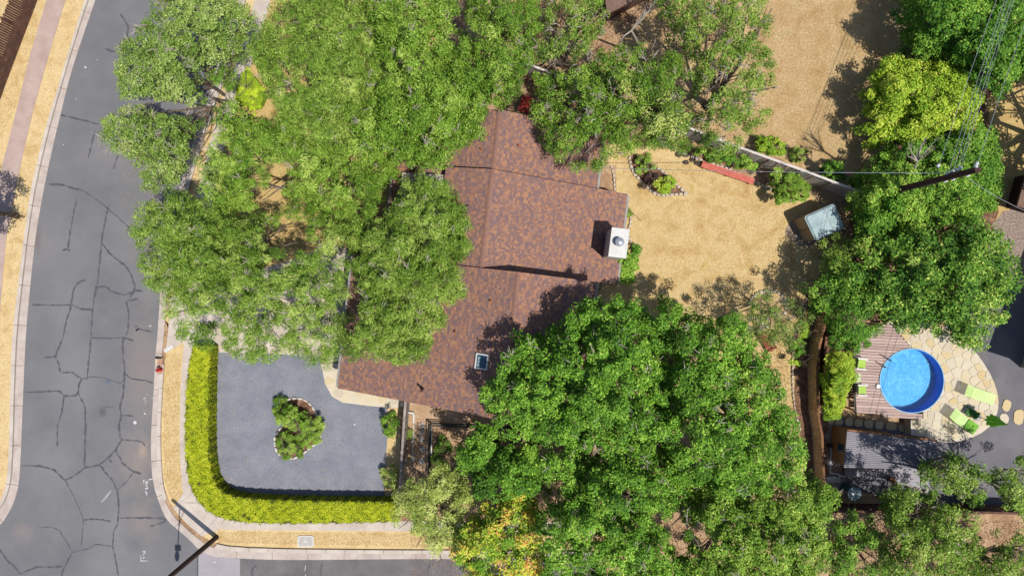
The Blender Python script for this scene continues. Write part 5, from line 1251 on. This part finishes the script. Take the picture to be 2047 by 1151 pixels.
def chair(label, c, rz, z, m=M_lime, m2=M_limed, arms=True, sc=1.0):
    p = P(c[0], c[1], z+.35); t = thing('garden_chair', label, 'chair', (p.x, p.y, z), rz); t.scale = (sc, sc, sc)
    for i in range(7): MB().box((-.22+i*.075,0,.36), (.06,.50,.018)).build('slat', m, t)
    for i in range(4): MB().box((.27+.022*i,0,.43+i*.1), (.02,.50,.08), M=Matrix.Rotation(.25,3,'Y')).build('back_slat', m, t)
    for sx_, sy_ in ((-.22,-.23),(-.22,.23),(.24,-.23),(.24,.23)): MB().box((sx_,sy_,.17), (.045,.045,.35)).build('leg', m, t)
    if arms:
        for s_ in (-1,1): MB().box((.02,s_*.30,.56), (.58,.09,.025)).build('arm', M_trimw if m is M_lime else m, t)
        for s_ in (-1,1): MB().box((-.2,s_*.30,.37), (.04,.04,.37)).build('arm_post', m, t)
    if m2: MB().box((-.02,0,.385), (.46,.46,.03)).build('cushion', m2, t, bevel=.012)
    return t
M_limep = mat('pale_lime', [(.3,alb(206,232,150)),(.7,alb(224,242,180))], scale=3)
M_limec = mat('lime_cushion', [(.3,alb(170,212,80)),(.7,alb(196,228,110))], scale=3)
chair('light green garden chair on the deck, the upper of two against the dark side rail', (1721,727), math.pi-.15, DZ, M_lime, M_limec)
chair('light green garden chair on the deck, the lower of two against the dark side rail', (1722,779), math.pi-.02, DZ, M_lime, M_limec)
t = thing('side_table', 'small pale green table on the deck between the two garden chairs', 'table', P(1716,755,DZ+.4)); t.location.z = DZ
for i in range(5): MB().box((0,-.2+.1*i,.4), (.26,.08,.02)).build('slat', M_limep, t)
for sx_, sy_ in ((-.1,-.19),(-.1,.19),(.1,-.19),(.1,.19)): MB().box((sx_,sy_,.2), (.03,.03,.39)).build('leg', M_limep, t)
MB().lathe([(.03,0),(.035,.1),(.03,.1),(0,.09)], (0,.08,.41), 8).build('cup', M_limed, t)
chair('green slatted chair between the two loungers, coloured dark for the umbrella shade', (1941,824), -.6, ZT+.03, mat('shade_darkened_slats', [(.3,alb(60,120,40)),(.7,alb(80,150,56))], scale=3), None, arms=False, sc=.85)  # slats coloured darker to imitate the umbrella's shade
# closed parasol standing upright on its round base
b = P(1953,832,ZT+.03); t = thing('garden_umbrella', 'closed bright green garden umbrella standing on a round grey base beside the loungers', 'umbrella', b)
MB().lathe([(.24,0),(.24,.05),(.20,.08),(.05,.1),(.05,.25),(0,.25)], (0,0,0), 20).build('base', M_grey, t)
MB().tube([(0,0,.2),(0,0,2.55)], [.022,.018], 8).build('pole', M_metal, t)
mb = MB(); n = 24; vs = []; pr_ = [(1.15,.27),(1.2,.29),(1.5,.24),(1.9,.15),(2.3,.07),(2.5,.03)]
for z, r_ in pr_:
    for k in range(n): rr = r_*(1+.34*(1 if k % 3 == 0 else -.45 if k % 3 == 1 else 0)*min(1, r_*4)); vs.append((rr*math.cos(2*math.pi*k/n), rr*math.sin(2*math.pi*k/n), z))
mb.add(vs, [(i*n+k, i*n+(k+1)%n, (i+1)*n+(k+1)%n, (i+1)*n+k) for i in range(len(pr_)-1) for k in range(n)]+[tuple((len(pr_)-1)*n+k for k in range(n))]); mb.build('canopy', M_umb, t)
MB().lathe([(.03,2.5),(.035,2.54),(0,2.6)], (0,0,0), 8).build('finial', M_metal, t)
# red bench, other seats
a = G(1400,330); b = G(1503,365); d = b-a; t = thing('bench', 'long low salmon-red plank bench on the lawn in front of the stone border', 'bench', (a+b)/2, math.atan2(d.y, d.x)); L = d.length
for i in range(3): MB().box((0,-.13+i*.13,.36), (L,.115,.035)).build('plank', M_salmon, t)
for x in (-L*.44, 0, L*.44): MB().box((x,0,.17), (.08,.36,.34)).build('leg', M_salmon, t)
c = G(1526,682); t = thing('bench', 'small red-brown slatted garden bench half hidden by leaves near the half-round bed', 'bench', c, math.radians(-58))
for i in range(4): MB().box((0,-.15+i*.1,.42), (1.2,.08,.025)).build('slat', M_redbrown, t)
for i in range(3): MB().box((0,.24+i*.02,.52+i*.11), (1.2,.02,.08)).build('back_slat', M_redbrown, t)
for sx_ in (-.55,.55):
    for sy_ in (-.16,.2): MB().box((sx_,sy_,.2), (.06,.06,.4)).build('leg', M_redbrown, t)
    MB().box((sx_,.03,.6), (.07,.42,.03)).build('arm', M_redbrown, t)
c = G(1049,212); t = thing('bench', 'bright red slatted bench just beyond the north edge of the roof', 'bench', c, math.radians(70))
for i in range(6): MB().box((0,-.3+i*.11,.45), (1.0,.09,.03)).build('slat', M_red, t)
for sx_ in (-.42,.42):
    for sy_ in (-.25,.25): MB().box((sx_,sy_,.22), (.06,.06,.44)).build('leg', M_red, t)
c = G(1046,153); o = MB().box((0,0,.03), (.62,.66,.05), rz=-.35).build('paving_slab', two('red_clay', (176,110,88), (198,132,108), scale=3, fine=.1)); o.location = (c.x, c.y, 0); tag(o, 'flat red-brown paving slab left of the start of the long grey fence', 'slab')
p0 = G(1032,228)
o = MB().tube([(0,0,.02),(.28,.6,.3),(.45,1.15,.12)], [.09,.07,.05], 8).build('log', M_twig); o.location = p0; tag(o, 'bleached pale log leaning beside the red bench', 'log')
c = G(1055,121); o = MB().lathe([(.0,0),(.13,.04),(.16,.14),(.13,.24),(0,.28)], (0,0,0), 14).build('ball', M_yellow, smooth=True); o.location = c; tag(o, 'small yellow ball by the end of the long grey fence', 'ball')

# ================================================================ OUTBUILDINGS, TANK, CLUTTER
# plastic store: tan walls, pale hipped lid
zc = 1.75
L4 = [P(1607,433,zc), P(1668,406,zc), P(1690,456,zc), P(1631,482,zc)]; c = sum(L4, Vector())/4
t = thing('storage_shed', 'plastic storage shed with tan walls and a pale blue-grey lid roof on the lawn edge', 'shed', (c.x, c.y, 0))
q = [(p.x-c.x, p.y-c.y) for p in L4]
def rq(q, r):
    o_ = []
    q = [Vector(v) for v in q]
    for i in range(4):
        a, b, c_ = q[i-1], q[i], q[(i+1)%4]; p0 = b+(a-b).normalized()*r; p2 = b+(c_-b).normalized()*r
        for k_ in range(5):
            f = k_/4; o_.append(p0*(1-f)**2+b*2*f*(1-f)+p2*f*f)
    return [(v.x, v.y) for v in o_]
qs = rq(q, .2)
mb = MB(); mb.prism(rq([(x*.97, y*.97) for x, y in q], .2), 0, zc-.12); mb.build('wall', M_shedwall, t)
rf = MB(); rf.prism(qs, zc-.12, zc-.02, .0); rf.prism([(x*.97, y*.97) for x, y in qs], zc-.02, zc+.06, .09); r_ = rf.build('roof', M_shedroof, t)
ux = Vector((q[1][0]-q[0][0], q[1][1]-q[0][1])).normalized(); uy = Vector((q[2][0]-q[1][0], q[2][1]-q[1][1])).normalized()
for k_ in (0,):
    a = -ux*.85+uy*k_; b = ux*.85+uy*k_; MB().beam((a.x,a.y,zc+.06), (b.x,b.y,zc+.06), .05, .03).build('ridge', M_shedroof, r_)
a = ux*.25-uy*.72; b = ux*.25+uy*.72; MB().beam((a.x,a.y,zc+.063), (b.x,b.y,zc+.063), .04, .02).build('seam', M_grey, r_)
a = -ux*.99; MB().beam((a.x-.0,a.y,.05), (a.x,a.y,zc-.2), .02, .03).build('door_seam', M_dark, t)
# ribbed patio roof
ZP = 2.0
L4 = [P(1693,861,ZP), P(1873,882,ZP), P(1868,938,ZP), P(1687,934,ZP)]; c = sum(L4, Vector())/4
t = thing('patio_shelter', 'garden room with ribbed grey sheet roof and tan siding, crossed by tree shade', 'shelter', (c.x, c.y, 0))
q = [Vector((p.x-c.x, p.y-c.y)) for p in L4]
mb = MB(); nb = 19; vs = []; fs = []
for i in range(nb*4+1):
    f = i/(nb*4); a = q[0].lerp(q[3], f); b = q[1].lerp(q[2], f); z = ZP+(.05 if i % 4 in (1,2) else 0)
    vs += [(a.x,a.y,z), (b.x,b.y,z+.0)]
for i in range(nb*4): fs.append((2*i, 2*i+2, 2*i+3, 2*i+1))
mb.add(vs, fs); mb.prism([(p.x, p.y) for p in q], ZP-.08, ZP-.01)
o = mb.build('roof_sheet', M_corr, t)
MB().beam((q[0].x,q[0].y+.06,ZP-.03), (q[1].x,q[1].y+.06,ZP-.03), .1, .12).build('fascia', M_fbrown, t)
w_ = [q[0].lerp(q[1], .01), q[0].lerp(q[1], .62), q[3].lerp(q[2], .62), q[3].lerp(q[2], .01)]
MB().prism([(p.x*.985, p.y*.96) for p in w_], 0, ZP-.085).build('wall', M_tan, t)
for p in (q[1], q[2]): MB().box((p.x*.97,p.y*.94,(ZP-.08)/2), (.12,.12,ZP-.08)).build('post', M_fbrown, t)
a = w_[0].lerp(w_[3], .55)*.985
MB().box((a.x-.02,a.y,1.3), (.05,.5,.6)).build('window', M_glass, t)
# low grey platform south of it
L4 = [P(1690,936,.45), P(1868,938,.45), P(1864,985,.45), P(1840,985,.45), P(1800,962,.45), P(1690,950,.45)]; c = sum(L4, Vector())/6
t = thing('platform', 'low grey boarded platform at the foot of the ribbed roof', 'platform', (c.x, c.y, 0))
MB().prism([(p.x-c.x, p.y-c.y) for p in L4], 0, .42).build('frame', M_fgray, t)
for i in range(9):
    y_ = 939+i*5.2; x1_ = 1690 if y_ < 950 else min(1690+(y_-950)*6.5, 1845); a = P(x1_, y_, .45)-c; b = P(1866, y_+1, .45)-c
    if b.x-a.x > .1: MB().beam((a.x,a.y,.437), (b.x,b.y,.437), .14, .03).build('board', M_corr, t)
c = P(1779,957,.45); t = thing('plant_pot', 'round terracotta pot on the grey platform below the ribbed roof', 'pot', (c.x, c.y, .455))
MB().lathe([(.11,0),(.17,.26),(.19,.26),(.19,.30),(.155,.30),(.15,.24),(0,.24)], (0,0,0), 20).build('pot', M_terra, t)
MB().lathe([(.148,.245),(.07,.262),(0,.255)], (0,0,0), 12).build('soil', M_mulch, t)
c = P(1709,987,1.15); t = thing('water_tank', 'round teal tank with a glossy pale lid by the bottom fence', 'tank', (c.x, c.y, 0))
MB().lathe([(.36,0),(.38,.1),(.38,1.0),(.36,1.08),(0,1.08)], (0,0,0), 28).build('barrel', M_teal, t, smooth=False)
MB().lathe([(.40,1.06),(.40,1.12),(.30,1.16),(0,1.19)], (0,0,0), 28).build('lid', M_tealtop, t)
for i in range(6): a = i*math.pi/3; MB().beam((.06*math.cos(a),.06*math.sin(a),1.19), (.34*math.cos(a),.34*math.sin(a),1.15), .02, .015).build('lid_rib', M_metal, t)
# pump and pipes of the pool
b0 = G(1660,915); t = thing('pool_pump', 'white pool pipes and pump on the gravel between the fence and tan wall', 'pump', b0)
def pp(x, y, z): v = G(x, y)-b0; return (v.x, v.y, z)
MB().tube([pp(1658,884,.1),pp(1657,905,.3),pp(1655,922,.3),pp(1655,940,.3)], [.03]*4, 8).build('pipe', M_white, t)
MB().tube([pp(1655,924,.3),pp(1655,942,.35),pp(1668,944,.35),pp(1684,950,.3)], [.035]*4, 8).build('pipe', M_white, t)
MB().lathe([(.14,0),(.16,.1),(.16,.45),(.10,.55),(0,.58)], pp(1653,922,0), 14).build('filter', M_white, t)
MB().lathe([(.10,0),(.10,.3),(0,.36)], pp(1673,948,0), 12).build('pump', M_grey, t)
MB().box(pp(1656,888,.18), (.16,.22,.3)).build('motor', M_dark, t)
c = G(1664,957); o = MB().box((0,0,.06), (.9,.38,.1), rz=.03).build('tray', M_lid); o.location = (c.x, c.y, 0); tag(o, 'shallow pale tray below the white pipes beside the cedar fence', 'tray')

# ================================================================ STREET THINGS
# hydrant
c = G(324,738); t = thing('fire_hydrant', 'small red fire hydrant on the kerb just below the driveway apron', 'hydrant', c)
MB().lathe([(.13,0),(.13,.05),(.085,.06),(.085,.42),(.11,.44),(.11,.48),(.085,.52),(.04,.6),(.03,.66),(0,.66)], (0,0,.1), 14).build('barrel', M_red, t)
for a in (0, math.pi/2, math.pi): MB().tube([(0,0,.46),(.17*math.cos(a),.17*math.sin(a),.46)], [.055,.055], 8).build('outlet', M_red, t)
MB().box((0,0,.79), (.05,.05,.05)).build('nut', M_white, t)
t = thing('storm_drain', 'storm drain inlet with a dark slot and rusty apron in the kerb beside the hydrant', 'drain', G(318,728)); b0 = G(318,728)
M_rust = two('rusty_concrete', (190,150,126), (206,170,146), scale=4, fine=.1)
v = G(322,731)-b0; MB().box((v.x,v.y,.055), (.28,.98,.14)).build('inlet_top', M_rust, t)
v = G(318.5,714.5)-b0; MB().box((v.x,v.y,.1), (.36,.10,.06), rz=-.12).build('slot', M_black, t)
v = G(315.5,722)-b0; MB().box((v.x,v.y,.09), (.13,.32,.14)).build('block', M_beige, t)
# address plate painted on the apron
t = thing('address_plate', 'white painted address plate lying on the driveway apron', 'plate', G(337,697), math.radians(29)); t.location.z = .026
MB().box((0,0,0), (.56,.17,.006)).build('panel', M_white, t)
for i, x in enumerate((-.17,-.06,.06,.17)): MB().box((x,0,.005), (.035,.06,.003)).build('mark', M_grey, t)
# water meter lid in the verge
c = G(611.5,1081); t = thing('utility_box', 'grey utility box lid with a white rim set in the bottom verge', 'utility box', c)
def rrect(w_, h_, r_, k=5):
    o_ = []
    for cx_, cy_, a0 in ((w_/2-r_,h_/2-r_,0),(-w_/2+r_,h_/2-r_,90),(-w_/2+r_,-h_/2+r_,180),(w_/2-r_,-h_/2+r_,270)):
        for i in range(k): a = math.radians(a0+90*i/(k-1)); o_.append((cx_+r_*math.cos(a), cy_+r_*math.sin(a)))
    return o_
MB().prism(rrect(.97,.68,.14), -.01, .05).build('rim', M_trimw, t)
MB().prism(rrect(.84,.55,.10), .03, .056).build('lid', M_lid, t)
MB().box((-.02,0,.058), (.20,.08,.008)).build('handle', M_trimw, t)
# small rubbish on the road
c = G(301,651.5); o = MB().lathe([(.035,0),(.035,.12),(0,.12)], (0,0,0), 8).build('paper_cup', M_white); o.location = (c.x, c.y, .0); tag(o, 'small white cup standing on the asphalt near the driveway apron', 'cup')
# street lamp on a timber pole
b = G(433,1073); t = thing('street_lamp', 'brown timber street lamp pole cut by the bottom edge, with its long shadow', 'street lamp', b)
hp = 8.2
MB().tube([(0,0,-.05),(0,0,2.7),(0,0,5.5),(0,0,hp)], [.15,.14,.12,.10], 12).build('pole', M_pole, t)
MB().tube([(0,-.1,6.9),(.0,-1.2,7.05),(-.05,-2.5,7.1)], [.035,.03,.03], 8).build('arm', M_metal, t)
MB().tube([(0,-.1,6.1),(0,-.7,6.7),(0,-1.3,7.03)], [.022]*3, 6).build('brace', M_metal, t)
MB().box((-.05,-2.55,7.1), (.30,.34,.2)).build('ballast_box', M_metal, t)
lh = MB().lathe([(.0,0),(.13,.02),(.17,.12),(.12,.2),(0,.22)], (0,0,0), 16).build('lamp_head', M_grey, t)
lh.location = (-.10,-3.05,6.98); lh.scale = (.85,1.9,1)
# utility pole and its lines
b = G(1711,401); up_ = thing('utility_pole', 'tall brown utility pole leaning outward among the trees on the right, with white insulators', 'utility pole', b)
MB().tube([(0,0,-.05),(0,0,4),(0,0,8),(0,0,11)], [.19,.17,.155,.14], 12).build('pole', M_pole, up_)
PT = []
def insul(px, py, z, fromz=None):
    e = P(px, py, z)-b; f = fromz if fromz is not None else z
    d = Vector((e.x, e.y, 0)).normalized()
    if Vector((e.x,e.y)).length > .25: MB().tube([(d.x*.1,d.y*.1,f), (e.x,e.y,z-.06)], [.03,.025], 6).build('bracket', M_dark, up_)
    MB().lathe([(.03,-.06),(.07,-.04),(.04,-.01),(.085,.02),(.04,.05),(.07,.08),(.03,.12),(0,.12)], (e.x,e.y,z), 12).build('insulator', M_white, up_)
    return P(px, py, z)+Vector((0,0,.1))
ins = [insul(1875,331,8.2), insul(1893,347,8.9), insul(1903,343,9.2), insul(1912,340,9.6), insul(1919,336,9.9), insul(1952,327,10.7), insul(1950,334,10.9),
       insul(1889,362,8.4), insul(1905,358,9.0), insul(1908,354,9.2), insul(1934,350,9.9)]
WG = 'overhead wires of the utility pole'
def wire(label, a, b_, sag=.5, r_=.012, m=M_metal):
    a = Vector(a); b_ = Vector(b_); n_ = 24; pts = []
    c = a.copy()
    for i in range(n_+1):
        f = i/n_; p = a.lerp(b_, f); p.z -= 4*sag*f*(1-f); pts.append(p-c)
    o = MB().tube(pts, [r_]*(n_+1), 4, False).build('overhead_wire', m); o.location = c; tag(o, label, 'wire', WG)
def away(p, dx, dy, L): v = Vector((dx, -dy, 0)).normalized()*L; return p+v
wire('leftmost overhead wire running up to the top edge from the lone left insulator', ins[0], away(ins[0], .373, -.928, 30), 1.0)
wire('overhead wire second from the left in the bundle going to the top right corner', ins[1], away(ins[1], .352, -.936, 30), .9)
wire('overhead wire third from the left in the tight bundle to the top right', ins[2], away(ins[2], .340, -.940, 30), .8)
wire('overhead wire fourth from the left in the tight bundle to the top right', ins[3], away(ins[3], .336, -.942, 30), .7)
wire('overhead wire fifth from the left in the tight bundle to the top right', ins[4], away(ins[4], .330, -.944, 30), .6)
wire('rightmost overhead wire leaving the top insulator of the pole', ins[5], away(ins[5], .352, -.936, 30), .6)
wire('service wire crossing the pale dry lawn from the pole towards the house', P(1889,346,8.6), UV(140,-240,3.1), .4, .014)
wire('service wire going down to the right edge from the pole', P(1937,357,9.6), P(2075,432,5.5), .3, .014)
wire('left of the two thin wires passing over the pool to the bottom fence', ins[7], P(1690,1040,8.0), .8, .008, M_dark)
wire('right of the two thin wires passing over the pool to the bottom fence', ins[8], P(1703,1040,8.4), .8, .008, M_dark)

# ================================================================ LOOSE GROUND TEXTURE
def scatter(name, regions, n_, Ls, m, z=.01, seed=0, up=.25, tall=0):
    r = np.random.default_rng(seed); cs2 = []
    tot = [abs(sum(p[i][0]*p[(i+1)%len(p)][1]-p[(i+1)%len(p)][0]*p[i][1] for i in range(len(p)))) for p in regions]; s = sum(tot)
    for p, a in zip(regions, tot):
        A = np.array(p); k = int(n_*a/s*2.2); q = A.min(0)+r.random((k,2))*(A.max(0)-A.min(0)); q = q[inside(q[:,0], q[:,1], p)]; cs2.append(q)
    q = np.concatenate(cs2); M_ = len(q)
    c = np.stack([(q[:,0]-CX)*S, (CY-q[:,1])*S, z+r.random(M_)*tall], 1)
    nrm = np.array([0,0,1.])+r.normal(size=(M_,3))*up; 
    return leafmesh(name, c, Ls*r.uniform(.6,1.4,M_), Ls*.4*r.uniform(.6,1.4,M_), nrm, r.normal(size=(M_,3))*np.array([1,1,.4]), r.random(M_), m)
L_straw = leafmat('straw', [(176,136,76),(206,170,106),(228,198,140),(196,176,104)], transl=.15, k=1.75)
L_litter = leafmat('leaf_litter', [(96,66,44),(150,108,72),(190,150,106),(206,176,130)], transl=.1, k=1.7)
o = scatter('grass', [[(1240,300),(1400,330),(1590,400),(1590,560),(1600,600),(1585,700),(1588,830),(1400,880),(1250,700),(1260,500)], [(1530,-60),(1790,-60),(1770,290),(1700,330),(1500,290)]], 60000, .045, L_straw, .010, 5, .35, .012); o['kind'] = 'stuff'
o = scatter('grass', [[(325,710),(362,705),(358,860),(366,985),(348,1010),(328,960)], [(435,1062),(780,1065),(900,1065),(915,1094),(436,1084)], [(-40,0),(90,0),(30,220),(-60,400)], [(134,0),(168,0),(95,235),(45,470),(28,650),(18,900),(-10,1000),(0,640),(40,350),(95,140)], [(395,430),(600,330),(760,400),(690,500),(500,520)]], 34000, .045, L_straw, .010, 6, .35, .012); o['kind'] = 'stuff'
o = scatter('leaf_litter', [[(1000,-60),(1480,-60),(1480,280),(1100,240)], [(820,830),(1700,1190),(820,1190)], [(1000,840),(1600,600),(1600,1190),(1000,1190)], [(1700,420),(1980,400),(1950,640),(1700,640)], [(1660,1040),(2080,1040),(2080,1190),(1660,1190)]], 42000, .085, L_litter, .012, 7, .5, .03); o['kind'] = 'stuff'
o = scatter('fallen_leaves', [[(385,690),(560,710),(640,715),(660,780),(770,816),(768,990),(440,985),(412,900)], [(322,610),(350,600),(420,600),(400,690),(330,700)], [(230,250),(400,300),(330,560),(270,560)], [(300,700),(312,700),(306,900),(322,1010),(300,1010),(290,860)]], 1500, .07, L_litter, .022, 9, .25, .0); o['kind'] = 'stuff'
print('SCENE', len(bpy.data.objects), sum(len(m.polygons) for m in bpy.data.meshes))
